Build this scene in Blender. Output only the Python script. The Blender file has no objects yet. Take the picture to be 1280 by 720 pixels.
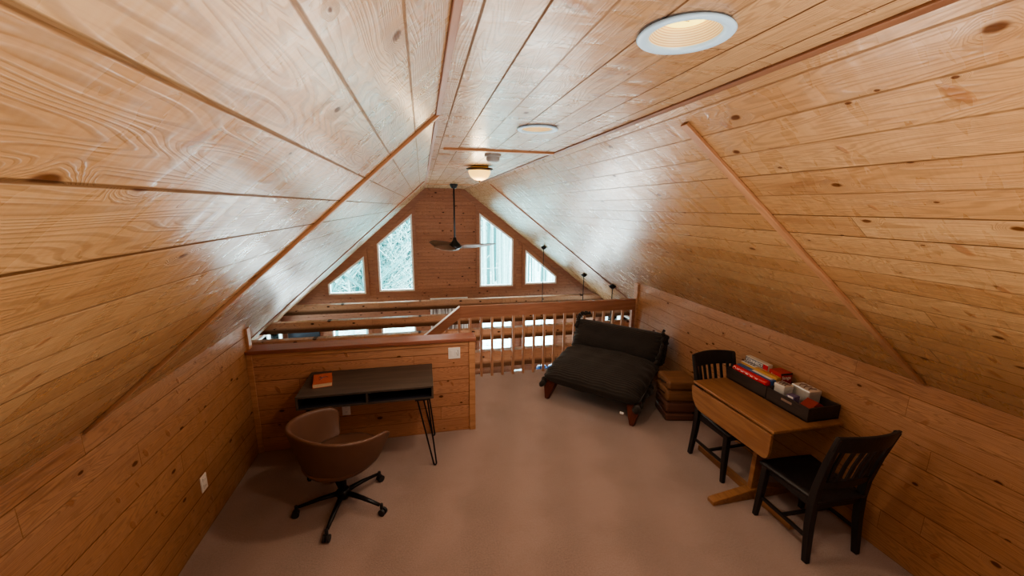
import bpy, bmesh, math, random
from mathutils import Vector, Matrix
R = math.radians
PI = math.pi
C = bpy.context.scene.collection
random.seed(7)

# ------------------------------------------------------------------ dimensions
XL, XR = -1.55, 2.965          # knee walls
K, ZC = 1.229, 2.694           # knee wall height, flat ceiling height
CL, CR = .086, 1.063           # edges of the flat ceiling strip
YH, YR, YG = 3.675, 4.93, 10.41
YB = -1.3                      # wall behind the camera
SL, SR = -3.5, 5.2             # side walls of the great room
FZ = -2.9                      # great room floor
ML = (ZC - K) / (CL - XL)
MR = (ZC - K) / (XR - CR)

# ------------------------------------------------------------------ node helper
class N:
    def __init__(s, name):
        s.m = bpy.data.materials.new(name); s.m.use_nodes = True
        s.t = s.m.node_tree; s.n = s.t.nodes; s.l = s.t.links
        s.b = s.n['Principled BSDF']; s.out = s.n['Material Output']
    def new(s, kind, **kw):
        n = s.n.new(kind)
        for k, v in kw.items():
            setattr(n, k, v)
        return n
    def put(s, sock, v):
        if isinstance(v, bpy.types.NodeSocket): s.l.new(v, sock)
        elif isinstance(v, (tuple, list)) and len(v) == 3 and sock.type == 'RGBA': sock.default_value = (*v, 1)
        else: sock.default_value = v
    def math(s, op, a, b=None, c=None, clamp=False):
        n = s.new('ShaderNodeMath', operation=op, use_clamp=clamp)
        s.put(n.inputs[0], a)
        if b is not None: s.put(n.inputs[1], b)
        if c is not None: s.put(n.inputs[2], c)
        return n.outputs[0]
    def mix(s, f, a, b, blend='MIX'):
        n = s.new('ShaderNodeMix', data_type='RGBA', blend_type=blend)
        s.put(n.inputs['Factor'], f); s.put(n.inputs[6], a); s.put(n.inputs[7], b)
        return n.outputs[2]
    def comb(s, x, y, z):
        n = s.new('ShaderNodeCombineXYZ')
        s.put(n.inputs[0], x); s.put(n.inputs[1], y); s.put(n.inputs[2], z)
        return n.outputs[0]
    def noise(s, vec, scale=1., detail=3., rough=.5, dist=0.):
        n = s.new('ShaderNodeTexNoise')
        s.put(n.inputs['Vector'], vec); s.put(n.inputs['Scale'], scale)
        s.put(n.inputs['Detail'], detail); s.put(n.inputs['Roughness'], rough); s.put(n.inputs['Distortion'], dist)
        return n.outputs['Fac']
    def smooth(s, v, a, b, lo=0., hi=1.):
        n = s.new('ShaderNodeMapRange', interpolation_type='SMOOTHSTEP')
        s.put(n.inputs[0], v)
        for i, q in enumerate((a, b, lo, hi)): s.put(n.inputs[i + 1], q)
        return n.outputs[0]
    def obco(s):
        return s.new('ShaderNodeTexCoord').outputs['Object']
    def xyz(s, v):
        n = s.new('ShaderNodeSeparateXYZ'); s.put(n.inputs[0], v); return n.outputs
    def bump(s, h, strength=.3, dist=.01):
        n = s.new('ShaderNodeBump'); s.put(n.inputs['Height'], h)
        n.inputs['Strength'].default_value = strength; n.inputs['Distance'].default_value = dist
        s.l.new(n.outputs[0], s.b.inputs['Normal'])
    def set(s, **kw):
        for k, v in kw.items():
            s.put(s.b.inputs[k.replace('_', ' ')], v)
        return s.m

def plain(name, col, rough=.5, metal=0., var=.12, scale=40, bump=.05, **kw):
    m = N(name)
    co = m.obco()
    f = m.noise(co, scale, 3)
    c = m.mix(f, tuple(x * (1 - var) for x in col), tuple(min(1, x * (1 + var)) for x in col))
    if bump: m.bump(f, bump, .003)
    return m.set(Base_Color=c, Roughness=rough, Metallic=metal, **kw)

def boards(name, light, mid, dark, bw=.14, rough=.36, knots=1., seed=0., chat=.5, groove=.013, gdark=.35, lines=1., voff=0., coat=.0, dash=.55, gs=1.):
    """varnished knotty boards: local x runs along the boards, y across them"""
    m = N(name)
    s = m.xyz(m.obco()); u = s[0]; v = m.math('ADD', s[1], voff)
    q = m.math('DIVIDE', v, bw)
    idx = m.math('FLOOR', q); fr = m.math('FRACT', q)
    wn = m.new('ShaderNodeTexWhiteNoise', noise_dimensions='1D')
    m.put(wn.inputs['W'], m.math('ADD', idx, 13.7 + seed)); rnd = wn.outputs['Value']
    # butt joints every 3 m or so, tone differs from length to length
    uj = m.math('ADD', u, m.math('MULTIPLY', rnd, 11.))
    q2 = m.math('DIVIDE', uj, 3.1); seg = m.math('FLOOR', q2)
    wn2 = m.new('ShaderNodeTexWhiteNoise', noise_dimensions='2D')
    m.put(wn2.inputs['Vector'], m.comb(idx, seg, 0.)); rnd2 = wn2.outputs['Value']
    off = m.math('MULTIPLY', m.math('ADD', m.math('MULTIPLY', idx, 3.713), m.math('MULTIPLY', seg, 7.31)), 1.)
    # knots
    vo = m.new('ShaderNodeTexVoronoi', voronoi_dimensions='2D', feature='F1')
    m.put(vo.inputs['Vector'], m.comb(m.math('ADD', m.math('MULTIPLY', u, 2.3), m.math('MULTIPLY', rnd, 9.)), m.math('MULTIPLY', v, 4.2), 0.))
    m.put(vo.inputs['Scale'], 1.)
    d = vo.outputs['Distance']
    cr = m.xyz(vo.outputs['Color'])
    size = m.math('MULTIPLY', m.smooth(cr[0], .14, .18, .0001, 1.), m.smooth(cr[1], 0., 1., .018 * knots, .062 * knots))
    wob = m.math('MULTIPLY', m.math('SUBTRACT', m.noise(m.comb(u, v, off), 28., 2), .5), .035)
    dd = m.math('ADD', d, wob)
    knot = m.smooth(m.math('DIVIDE', dd, size), .55, 1.15, 1., 0.)
    halo = m.smooth(m.math('DIVIDE', dd, size), .9, 3.2, 1., 0.)
    # growth rings
    base = m.noise(m.comb(m.math('MULTIPLY', u, .55), m.math('MULTIPLY', v, 5.), off), 1.6, 2, .45, .2)
    base = m.math('ADD', base, m.math('MULTIPLY', halo, .16))
    ring = m.math('SINE', m.math('MULTIPLY', base, 240.))
    ring = m.smooth(ring, -.2, 1.)
    fib = m.noise(m.comb(m.math('MULTIPLY', u, 6.), m.math('MULTIPLY', v, 220.), off), 1., 3)
    blot = m.noise(m.comb(m.math('MULTIPLY', u, 1.2), m.math('MULTIPLY', v, 4.), off), 1.5, 3)
    col = m.mix(m.smooth(rnd2, 0., 1., .12, .88), light, mid)
    col = m.mix(m.math('MULTIPLY', m.smooth(blot, .30, .85), .5), col, mid)
    col = m.mix(m.math('MULTIPLY', ring, .50 * lines), col, tuple(x * .62 for x in mid))
    col = m.mix(m.math('MULTIPLY', m.smooth(fib, .4, .8), .32 * lines), col, dark)
    col = m.mix(m.math('MULTIPLY', halo, .30), col, tuple(x * .8 for x in mid))
    streak = m.noise(m.comb(m.math('MULTIPLY', u, 1.1), m.math('MULTIPLY', v, 16.), m.math('ADD', off, 40.)), 1.6, 2)
    col = m.mix(m.math('MULTIPLY', m.smooth(streak, .55, .85), .5), col, dark)
    v2 = m.new('ShaderNodeTexVoronoi', voronoi_dimensions='2D', feature='F1'); m.put(v2.inputs['Scale'], 1.)
    m.put(v2.inputs['Vector'], m.comb(m.math('ADD', m.math('MULTIPLY', u, 6.), m.math('ADD', m.math('MULTIPLY', rnd, 31.), m.math('MULTIPLY', v, 2.5))), m.math('MULTIPLY', v, 3.), 0.))
    c2 = m.xyz(v2.outputs['Color']); d2 = m.math('ADD', v2.outputs['Distance'], m.math('MULTIPLY', wob, 2.))
    spk = m.math('MULTIPLY', m.smooth(m.math('DIVIDE', d2, m.math('ADD', .03, m.math('MULTIPLY', c2[1], .11))), .5, 1.1, 1., 0.), m.smooth(c2[0], dash, dash + .02))
    col = m.mix(m.math('MULTIPLY', spk, .55), col, tuple(x * 1.5 for x in dark))
    col = m.mix(m.math('MULTIPLY', knot, .95), col, tuple(x * .6 for x in dark))
    edge = m.math('MINIMUM', fr, m.math('SUBTRACT', 1., fr))
    gr = m.smooth(edge, groove, groove * 2.6, 1., 0.)
    jf = m.math('FRACT', q2); je = m.math('MINIMUM', jf, m.math('SUBTRACT', 1., jf))
    jn = m.smooth(je, .0004, .0010, 1., 0.)
    wg = m.new('ShaderNodeTexWhiteNoise', noise_dimensions='1D'); m.put(wg.inputs['W'], m.math('ADD', m.math('ROUND', q), 51.3 + seed))
    gr = m.math('MULTIPLY', gr, m.smooth(wg.outputs['Value'], 0., 1., .55, 1.))
    g = m.math('MAXIMUM', gr, m.math('MULTIPLY', jn, .5))
    col = m.mix(m.math('MULTIPLY', g, .85 * gs), col, tuple(x * gdark for x in dark))
    chn = m.noise(m.comb(m.math('MULTIPLY', u, 9.), m.math('MULTIPLY', v, 2.2), off), 1.7, 3)
    cup = m.math('MULTIPLY', m.math('SUBTRACT', m.math('MULTIPLY', fr, m.math('SUBTRACT', 1., fr)), .1), .5)
    h = m.math('ADD', m.math('MULTIPLY', chn, chat), m.math('MULTIPLY', ring, .03))
    h = m.math('ADD', h, cup)
    h = m.math('SUBTRACT', h, m.math('MULTIPLY', g, .7))
    h = m.math('ADD', h, m.math('MULTIPLY', halo, .5)); h = m.math('ADD', h, m.math('MULTIPLY', spk, .5)); h = m.math('ADD', h, m.math('MULTIPLY', ring, .12))
    m.bump(h, .6, .006)
    rg = m.math('ADD', m.smooth(chn, .3, .7, rough - .06, rough + .1), m.math('MULTIPLY', g, .5))
    ng = m.math('SUBTRACT', 1., m.math('MAXIMUM', g, m.math('MULTIPLY', knot, .8)))
    return m.set(Base_Color=col, Roughness=rg, Coat_Weight=m.math('MULTIPLY', ng, coat), Specular_IOR_Level=m.math('MULTIPLY', ng, .5), Coat_Roughness=.25)

def solid_wood(name, light, dark, rough=.4, freq=30., axis=0, coat=0.):
    m = N(name)
    s = m.xyz(m.obco()); o = [s[0], s[1], s[2]]
    sc = [14., 14., 14.]; sc[axis] = 1.3
    v = m.comb(*[m.math('MULTIPLY', o[i], sc[i]) for i in range(3)])
    b = m.noise(v, 1., 3, .5, .3)
    r = m.smooth(m.math('SINE', m.math('MULTIPLY', b, freq)), -1., 1.)
    f = m.noise(v, 7., 3)
    c = m.mix(m.math('ADD', m.math('MULTIPLY', r, .55), m.math('MULTIPLY', f, .45), clamp=True), light, dark)
    m.bump(f, .12, .003)
    return m.set(Base_Color=c, Roughness=rough, Coat_Weight=coat, Coat_Roughness=.2)

def emis(name, col, strength):
    m = N(name)
    c = m.mix(m.noise(m.obco(), 60., 2), col, tuple(x * .93 for x in col))
    return m.set(Base_Color=col, Emission_Color=c, Emission_Strength=strength, Roughness=.5)

M = {}
LT = (.66, .345, .125); MD = (.53, .245, .078); DK = (.17, .060, .020)
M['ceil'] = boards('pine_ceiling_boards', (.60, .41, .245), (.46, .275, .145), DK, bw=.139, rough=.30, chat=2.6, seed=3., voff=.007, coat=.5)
M['slope_r'] = boards('pine_slope_boards_right', (.57, .365, .190), (.44, .245, .110), DK, bw=.1375, rough=.30, chat=1.4, seed=11., voff=.081, coat=.5)
M['slope_l'] = boards('pine_slope_boards_left', (.59, .38, .200), (.45, .255, .115), DK, bw=.160, rough=.30, chat=1.9, seed=23., voff=.020, coat=.5)
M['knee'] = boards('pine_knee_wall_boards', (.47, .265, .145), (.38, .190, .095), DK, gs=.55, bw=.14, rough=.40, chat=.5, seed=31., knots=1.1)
M['half'] = boards('pine_half_wall_boards', (.54, .305, .190), (.43, .215, .125), DK, gs=.75, bw=.14, rough=.42, chat=.35, seed=37., knots=1.2)
M['gable'] = boards('pine_gable_boards', (.44, .21, .130), (.35, .155, .095), (.09, .035, .022), bw=.088, rough=.55, chat=.3, seed=41., knots=1.3)
M['trimwood'] = solid_wood('pine_trim', (.50, .28, .16), (.36, .18, .095), .38, axis=0)
M['railwood'] = solid_wood('pine_rail', (.38, .185, .115), (.29, .130, .080), .42, axis=0)
M['balwood'] = solid_wood('pine_baluster', (.50, .29, .19), (.38, .20, .12), .45, axis=2)
M['capwood'] = solid_wood('mauve_brown_cap', (.30, .120, .080), (.22, .080, .050), .38, axis=0)
M['beam'] = boards('knotty_beam', (.46, .25, .145), (.36, .18, .100), (.06, .022, .012), bw=4., rough=.42, chat=.2, seed=51., knots=1.6)
M['white'] = plain('white_paint', (.80, .82, .84), .45, var=.03)
M['plate'] = plain('white_plastic_plate', (.72, .70, .68), .35, var=.03, bump=0)
M['black_metal'] = plain('black_metal', (.018, .018, .02), .4, .6)
M['black_plastic'] = plain('black_plastic', (.02, .02, .022), .45)
M['bronze'] = plain('dark_bronze', (.07, .045, .03), .4, .7)
M['black_wood'] = solid_wood('black_painted_wood', (.012, .011, .012), (.022, .019, .020), .42, axis=2)
M['desk'] = solid_wood('grey_brown_laminate', (.085, .066, .055), (.052, .040, .034), .45, axis=0, freq=18)
M['desk_in'] = plain('dark_cubby', (.018, .018, .028), .6)
M['oak'] = solid_wood('honey_oak', (.31, .160, .078), (.215, .100, .047), .36, axis=1, freq=26, coat=.2)
M['tray'] = solid_wood('dark_tray_wood', (.045, .030, .024), (.028, .018, .015), .55, axis=1)
M['leather'] = N('tan_brown_leather')
m = M['leather']; co = m.obco(); f1 = m.noise(co, 5., 3); f2 = m.noise(co, 160., 2)
m.bump(m.math('ADD', f2, m.math('MULTIPLY', f1, 2.)), .12, .002)
M['leather'] = m.set(Base_Color=m.mix(f1, (.085, .040, .026), (.14, .068, .042)), Roughness=.42)
m = N('corduroy'); s = m.xyz(m.obco())
f = m.noise(m.obco(), 14., 3)
M['cord'] = m
m.bump(m.noise(m.obco(), 260., 2), .3, .003)
M['cord'] = m.set(Base_Color=m.mix(f, (.009, .0065, .005), (.022, .016, .012)), Roughness=.85, Sheen_Weight=.12, Sheen_Roughness=.5)
M['redwood'] = solid_wood('red_brown_wood', (.13, .035, .022), (.075, .020, .014), .4, axis=2)
M['stoolwood'] = solid_wood('mid_brown_acacia', (.25, .130, .068), (.17, .085, .044), .4, axis=0, freq=16)
M['stoolwood2'] = solid_wood('reddish_acacia', (.16, .075, .052), (.11, .050, .036), .42, axis=0, freq=16)
m = N('beige_carpet'); co = m.obco(); s = m.xyz(co)
f = m.noise(co, 95., 4, .8); f2 = m.noise(co, 2.2, 3)
st = m.smooth(m.math('SINE', m.math('ADD', m.math('MULTIPLY', m.math('ADD', m.math('MULTIPLY', s[0], .96), m.math('MULTIPLY', s[1], -.28)), 11.), m.math('MULTIPLY', f2, 4.))), -1., 1.)
c = m.mix(f, (.105, .069, .057), (.46, .315, .265))
c = m.mix(m.math('MULTIPLY', st, .30), c, (.42, .29, .25))
c = m.mix(m.math('MULTIPLY', m.smooth(f2, .4, .7), .25), c, (.16, .10, .08))
m.bump(m.math('ADD', f, m.noise(co, 420., 2)), .7, .008)
M['carpet'] = m.set(Base_Color=c, Roughness=.95, Sheen_Weight=.3)
m = N('window_glass')
tr = m.new('ShaderNodeBsdfTransparent'); tr.inputs[0].default_value = (.93, .98, .98, 1)
gl = m.new('ShaderNodeBsdfGlossy'); gl.inputs['Roughness'].default_value = .05
fre = m.new('ShaderNodeFresnel'); fre.inputs[0].default_value = 1.25
mx = m.new('ShaderNodeMixShader'); m.l.new(fre.outputs[0], mx.inputs[0]); m.l.new(tr.outputs[0], mx.inputs[1]); m.l.new(gl.outputs[0], mx.inputs[2])
m.l.new(mx.outputs[0], m.out.inputs[0]); M['glass'] = m.m
M['bulb'] = emis('bulb_glow', (1., .78, .16), 1.9)
M['bowl'] = emis('alabaster_glow', (1., .62, .17), 1.5)
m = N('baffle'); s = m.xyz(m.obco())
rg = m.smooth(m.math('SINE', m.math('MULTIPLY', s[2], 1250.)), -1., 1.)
M['baffle'] = m.set(Base_Color=m.mix(rg, (.45, .30, .17), (.85, .68, .44)), Roughness=.5, Emission_Color=(1., .70, .32), Emission_Strength=.28)  # bulb light on the baffle is put in as emission
M['ringtrim'] = plain('blue_white_ring_glow', (.50, .72, .92), .35, var=.03, Emission_Color=(.5, .75, 1., 1), Emission_Strength=.12)  # faint blue glow added to the ring, which is no light source
M['blade'] = plain('walnut_blade', (.17, .11, .09), .4)
M['grey'] = plain('grey_plastic', (.30, .31, .33), .5)

# ------------------------------------------------------------------ mesh helpers
def link(name, bm, mat, parent=None, mw=None, smooth=False, sub=0, bevel=0):
    bmesh.ops.recalc_face_normals(bm, faces=bm.faces)
    me = bpy.data.meshes.new(name); bm.to_mesh(me); bm.free()
    if smooth:
        for p in me.polygons: p.use_smooth = True
    me.materials.append(mat)
    o = bpy.data.objects.new(name, me); C.objects.link(o)
    if parent is not None: o.parent = parent
    if mw is not None: o.matrix_world = mw
    if bevel:
        b = o.modifiers.new('bevel', 'BEVEL'); b.width = bevel; b.segments = 2; b.limit_method = 'ANGLE'; b.angle_limit = R(40)
    if sub:
        q = o.modifiers.new('sub', 'SUBSURF'); q.levels = sub; q.render_levels = sub
    return o
def box(bm, x0, x1, y0, y1, z0, z1, mat=None):
    vs = [bm.verts.new((x, y, z)) for z in (z0, z1) for x, y in ((x0, y0), (x1, y0), (x1, y1), (x0, y1))]
    for f in ((3, 2, 1, 0), (4, 5, 6, 7), (0, 1, 5, 4), (1, 2, 6, 5), (2, 3, 7, 6), (3, 0, 4, 7)):
        bm.faces.new([vs[i] for i in f])
    if mat is not None:
        for v in vs: v.co = mat @ v.co
    return vs
def BX(*a, mat=None):
    bm = bmesh.new(); box(bm, *a, mat=mat); return bm
def sweep(bm, pts, rad, n=10, flat=None, close=True):
    """tube through pts, radius per point (number or (a,b)); flat = fixed side vector"""
    pts = [Vector(p) for p in pts]; rings = []
    if not isinstance(rad, (list,)): rad = [rad] * len(pts)
    prev = None
    for i, p in enumerate(pts):
        t = (pts[min(i + 1, len(pts) - 1)] - pts[max(i - 1, 0)]).normalized()
        a = Vector(flat) if flat else (prev if prev else (Vector((0, 0, 1)) if abs(t.z) < .9 else Vector((1, 0, 0))))
        a = (a - t * a.dot(t)).normalized(); prev = a
        b = t.cross(a); r = rad[i]; ra, rb = r if isinstance(r, tuple) else (r, r)
        rings.append([bm.verts.new(p + a * ra * math.cos(2 * PI * (k + .5) / n) + b * rb * math.sin(2 * PI * (k + .5) / n)) for k in range(n)])
    for i in range(len(rings) - 1):
        for k in range(n):
            bm.faces.new((rings[i][k], rings[i][(k + 1) % n], rings[i + 1][(k + 1) % n], rings[i + 1][k]))
    if close:
        bm.faces.new(rings[0][::-1]); bm.faces.new(rings[-1])
def TB(pts, rad, n=10, flat=None):
    bm = bmesh.new(); sweep(bm, pts, rad, n, flat); return bm
def lathe(prof, n=32, c=(0, 0, 0)):
    bm = bmesh.new(); rings = []
    for r, z in prof:
        if r < 1e-5: rings.append([bm.verts.new((c[0], c[1], c[2] + z))])
        else: rings.append([bm.verts.new((c[0] + r * math.cos(2 * PI * k / n), c[1] + r * math.sin(2 * PI * k / n), c[2] + z)) for k in range(n)])
    for a, b in zip(rings, rings[1:]):
        for k in range(n):
            j = (k + 1) % n
            if len(a) == 1 and len(b) == 1: continue
            if len(a) == 1: bm.faces.new((a[0], b[k], b[j]))
            elif len(b) == 1: bm.faces.new((a[k], b[0], a[j]))
            else: bm.faces.new((a[k], a[j], b[j], b[k]))
    return bm
def prism(pts, y0, y1):
    """polygon in x,z extruded along y"""
    bm = bmesh.new()
    a = [bm.verts.new((x, y0, z)) for x, z in pts]; b = [bm.verts.new((x, y1, z)) for x, z in pts]
    bm.faces.new(a); bm.faces.new(b[::-1]); n = len(pts)
    for i in range(n): bm.faces.new((a[i], a[(i + 1) % n], b[(i + 1) % n], b[i]))
    return bm
def frame(o, u, v):
    u = Vector(u).normalized(); v = Vector(v); v = (v - u * v.dot(u)).normalized(); w = u.cross(v)
    return Matrix(((u.x, v.x, w.x, o[0]), (u.y, v.y, w.y, o[1]), (u.z, v.z, w.z, o[2]), (0, 0, 0, 1)))
def panel(name, mat, mw, polys, kind='structure', thick=0.):
    bm = bmesh.new()
    for poly in polys: bm.faces.new([bm.verts.new((x, y, 0)) for x, y in poly])
    bmesh.ops.remove_doubles(bm, verts=bm.verts, dist=1e-5)
    me = bpy.data.meshes.new(name); bm.to_mesh(me); bm.free(); me.materials.append(mat)
    o = bpy.data.objects.new(name, me); C.objects.link(o); o.matrix_world = mw
    if thick:
        s = o.modifiers.new('thick', 'SOLIDIFY'); s.thickness = thick; s.offset = -1
    if kind: o['kind'] = kind
    return o
def tag(o, label, cat, group=None, kind=None):
    o['label'] = label; o['category'] = cat
    if group: o['group'] = group
    if kind: o['kind'] = kind
    return o
def struct(o, label=None):
    o['kind'] = 'structure'
    if label: o['label'] = label
    return o
def thing(name, label, cat, loc=(0, 0, 0), rz=0., group=None, kind=None):
    o = bpy.data.objects.new(name, None); C.objects.link(o); o.location = loc; o.rotation_euler = (0, 0, rz)
    o.empty_display_size = .1
    return tag(o, label, cat, group, kind)
def dup(root, loc, rz, label, group=None):
    r = root.copy(); C.objects.link(r); r.location = loc; r.rotation_euler = (0, 0, rz); r['label'] = label
    if group: r['group'] = group
    for ch in root.children:
        c = ch.copy(); C.objects.link(c); c.parent = r
        for g in ch.children:
            d = g.copy(); C.objects.link(d); d.parent = c
    return r

# ------------------------------------------------------------------ the room shell
# loft floor (leaves the stairwell behind the half wall open)
bm = bmesh.new()
box(bm, XL, XR, YB, YH + .07, -.28, 0)
box(bm, .46, XR, YH + .07, YR + .07, -.28, 0)
struct(link('floor', bm, M['carpet']), 'beige carpet of the loft')
struct(link('floor.001', BX(SL, SR, 3.0, YG + .1, FZ - .1, FZ), plain('great_room_floorboards', (.16, .075, .04), .4)), 'floor of the great room below')

# flat ceiling strip; local x = +Y (along boards), local y = -X
CANS = [(.655, .965), (.645, 2.235)]; CRAD = .088
def flat_ceiling():
    bm = bmesh.new()
    ys = [YB]; half = .16
    strips = []
    y = YB
    for cx, cy in CANS:
        strips.append((y, cy - half)); y = cy + half
    strips.append((y, YG + .05))
    def q(p): return bm.faces.new([bm.verts.new((b, -a, 0)) for a, b in p])
    for y0, y1 in strips: q([(CL, y0), (CR, y0), (CR, y1), (CL, y1)])
    for cx, cy in CANS:
        y0, y1 = cy - half, cy + half
        q([(CL, y0), (cx - half, y0), (cx - half, y1), (CL, y1)]); q([(cx + half, y0), (CR, y0), (CR, y1), (cx + half, y1)])
        n = 40
        def sq(a):
            c, s = math.cos(a), math.sin(a); k = half / max(abs(c), abs(s)); return (cx + c * k, cy + s * k)
        for i in range(n):
            a, b = 2 * PI * i / n, 2 * PI * (i + 1) / n
            q([(cx + CRAD * math.cos(a), cy + CRAD * math.sin(a)), sq(a), sq(b), (cx + CRAD * math.cos(b), cy + CRAD * math.sin(b))])
    bmesh.ops.remove_doubles(bm, verts=bm.verts, dist=1e-5)
    return bm
o = link('ceiling', flat_ceiling(), M['ceil']); o.matrix_world = frame((0, 0, ZC), (0, 1, 0), (-1, 0, 0)); struct(o, 'flat strip of pine ceiling')
# slopes; local x = +Y, local y = distance down the slope
def slope_len(m, x0, x1): return math.hypot(x1 - x0, m * (x1 - x0))
kl = slope_len(ML, CL, XL); kr = slope_len(MR, CR, XR)
el = slope_len(ML, CL, SL - .02); er = slope_len(MR, CR, SR + .02)
FL = frame((CL, 0, ZC), (0, 1, 0), (-1, 0, -ML)); FR = frame((CR, 0, ZC), (0, 1, 0), (1, 0, -MR))
y2 = YG + .05
panel('ceiling_left', M['slope_l'], FL, [[(YB, 0), (YH, 0), (YH, kl), (YB, kl)], [(YH, 0), (y2, 0), (y2, el), (YH, el), (YH, kl)]])['label'] = 'left sloping pine ceiling'
panel('ceiling_right', M['slope_r'], FR, [[(YB, 0), (YR, 0), (YR, kr), (YB, kr)], [(YR, 0), (y2, 0), (y2, er), (YR, er), (YR, kr)]])['label'] = 'right sloping pine ceiling'
# knee walls
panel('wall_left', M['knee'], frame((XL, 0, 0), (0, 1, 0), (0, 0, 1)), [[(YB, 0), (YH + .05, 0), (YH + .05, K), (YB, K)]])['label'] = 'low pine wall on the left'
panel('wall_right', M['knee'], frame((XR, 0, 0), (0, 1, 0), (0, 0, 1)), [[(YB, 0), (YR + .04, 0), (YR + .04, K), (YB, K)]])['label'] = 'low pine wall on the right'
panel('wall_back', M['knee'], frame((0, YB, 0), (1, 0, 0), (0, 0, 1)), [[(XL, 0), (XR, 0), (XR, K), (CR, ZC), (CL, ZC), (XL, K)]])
# outside faces of the loft under its floor, and the knee wall ends beyond
panel('wall_under', M['gable'], frame((0, 3.0, 0), (1, 0, 0), (0, 0, 1)), [[(SL, FZ), (SR, FZ), (SR, -.28), (SL, -.28)]])
panel('wall_under_left', M['gable'], frame((0, YH, 0), (1, 0, 0), (0, 0, 1)), [[(SL, -.28), (XL, -.28), (XL, K), (SL, K - ML * (XL - SL))]])
panel('wall_under_right', M['gable'], frame((0, YR + .04, 0), (1, 0, 0), (0, 0, 1)), [[(XR, -.28), (SR, -.28), (SR, K - MR * (SR - XR)), (XR, K)]])
# side walls of the great room with a long window each
def side_wall(name, x, ztop, wins, sgn):
    wins = sorted(wins); polys = []; y = 3.0
    for y0, y1, z0, z1 in wins:
        polys += [[(y, FZ), (y0, FZ), (y0, ztop), (y, ztop)], [(y0, FZ), (y1, FZ), (y1, z0), (y0, z0)], [(y0, z1), (y1, z1), (y1, ztop), (y0, ztop)]]; y = y1
    polys.append([(y, FZ), (YG, FZ), (YG, ztop), (y, ztop)])
    return panel(name, M['gable'], frame((x, 0, 0), (0, 1, 0), (0, 0, 1)), polys)
zl = ZC - ML * (CL - SL); zr = ZC - MR * (SR - CR)
SWL = [(8.0, 10.25, -1.15, -.56)]; SWR = [(8.0, 10.25, -1.25, -.52)]
side_wall('wall_side_left', SL, zl, SWL, 1); side_wall('wall_side_right', SR, zr, SWR, -1)

# gable wall with the window openings (built as columns between window edges)
UP = [[(-2.37, .02), (-1.47, .02), (-1.47, .998), (-2.37, .30)],
      [(-1.145, .06), (-.238, .06), (-.292 + .02, 2.04), (-1.145, 1.30)],
      [(1.475, .10), (2.40, .10), (2.40, 1.40), (1.46, 2.09)],
      [(2.735, .13), (3.665, .13), (3.665, .345), (2.735, 1.11)]]
LOW = [(-2.33, -1.44), (-1.115, -.205), (1.515, 2.41), (2.765, 3.64)]; LZ0, LZ1 = -1.95, -.70
# simplify sides to verticals
UP = [[(-2.37, .02), (-1.47, .02), (-1.47, .998), (-2.37, .30)], [(-1.145, .06), (-.26, .06), (-.26, 2.06), (-1.145, 1.30)],
      [(1.465, .10), (2.395, .10), (2.395, 1.40), (1.465, 2.09)], [(2.735, .13), (3.665, .13), (3.665, .345), (2.735, 1.11)]]
def roofz(x): return ZC if CL <= x <= CR else (ZC - ML * (CL - x) if x < CL else ZC - MR * (x - CR))
polys = []
xs = [SL]
for i in range(4):
    a0, a1 = UP[i][0][0], UP[i][1][0]
    xs += [a0, a1]
xs += [SR]
def col(x0, x1, lo, hi0, hi1, mids=()):
    pts = [(x0, lo), (x1, lo), (x1, hi1)] + list(mids) + [(x0, hi0)]
    polys.append(pts)
prevx = SL
for i in range(4):
    u = UP[i]; a0, a1 = u[0][0], u[1][0]; l0, l1 = LOW[i]
    mids = [(x, ZC) for x in (CR, CL) if prevx < x < a0]
    col(prevx, a0, FZ, roofz(prevx), roofz(a0), mids)
    # window column: below low window, between, above
    l0c, l1c = a0, a1
    polys.append([(a0, FZ), (a1, FZ), (a1, LZ0), (a0, LZ0)])
    polys.append([(a0, LZ1), (a1, LZ1), (a1, u[1][1]), (a0, u[0][1])])
    polys.append([(a0, u[3][1]), (a1, u[2][1]), (a1, roofz(a1)), (a0, roofz(a0))])
    prevx = a1
col(prevx, SR, FZ, roofz(prevx), roofz(SR))
panel('wall_gable', M['gable'], frame((0, YG, 0), (1, 0, 0), (0, 0, 1)), polys)['label'] = 'far gable wall of knotty pine boards'
def ring(bm, pts, w, y0, y1):
    """frame band of width w inside (w>0) or outside (w<0) a convex polygon in x,z"""
    n = len(pts); c = Vector((sum(p[0] for p in pts) / n, sum(p[1] for p in pts) / n))
    inn = []
    for i in range(n):
        p, a, b = Vector(pts[i]), Vector(pts[i - 1]), Vector(pts[(i + 1) % n])
        d1 = (p - a).normalized(); d2 = (b - p).normalized()
        n1 = Vector((-d1.y, d1.x)); n2 = Vector((-d2.y, d2.x))
        k = (n1 + n2); k = k / max(.25, k.dot(n1))
        inn.append(p + k * w)
    for i in range(n):
        j = (i + 1) % n
        q = [pts[i], pts[j], tuple(inn[j]), tuple(inn[i])]
        a = [bm.verts.new((x, y0, z)) for x, z in q]; b = [bm.verts.new((x, y1, z)) for x, z in q]
        bm.faces.new(a); bm.faces.new(b[::-1])
        for t in range(4): bm.faces.new((a[t], a[(t + 1) % 4], b[(t + 1) % 4], b[t]))
wn_i = 0
def gable_window(pts, label, casing=True):
    global wn_i
    wn_i += 1
    bm = bmesh.new(); ring(bm, pts, .045, YG - .01, YG + .09)
    w = link('window_%d' % wn_i, bm, M['white']); struct(w, label)
    bm = bmesh.new(); bm.faces.new([bm.verts.new((x, YG + .06, z)) for x, z in pts]); link('pane', bm, M['glass'], w)
    bm = bmesh.new(); ring(bm, pts, -.085, YG - .03, YG - .002); link('casing', bm, M['trimdark'], w)
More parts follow.
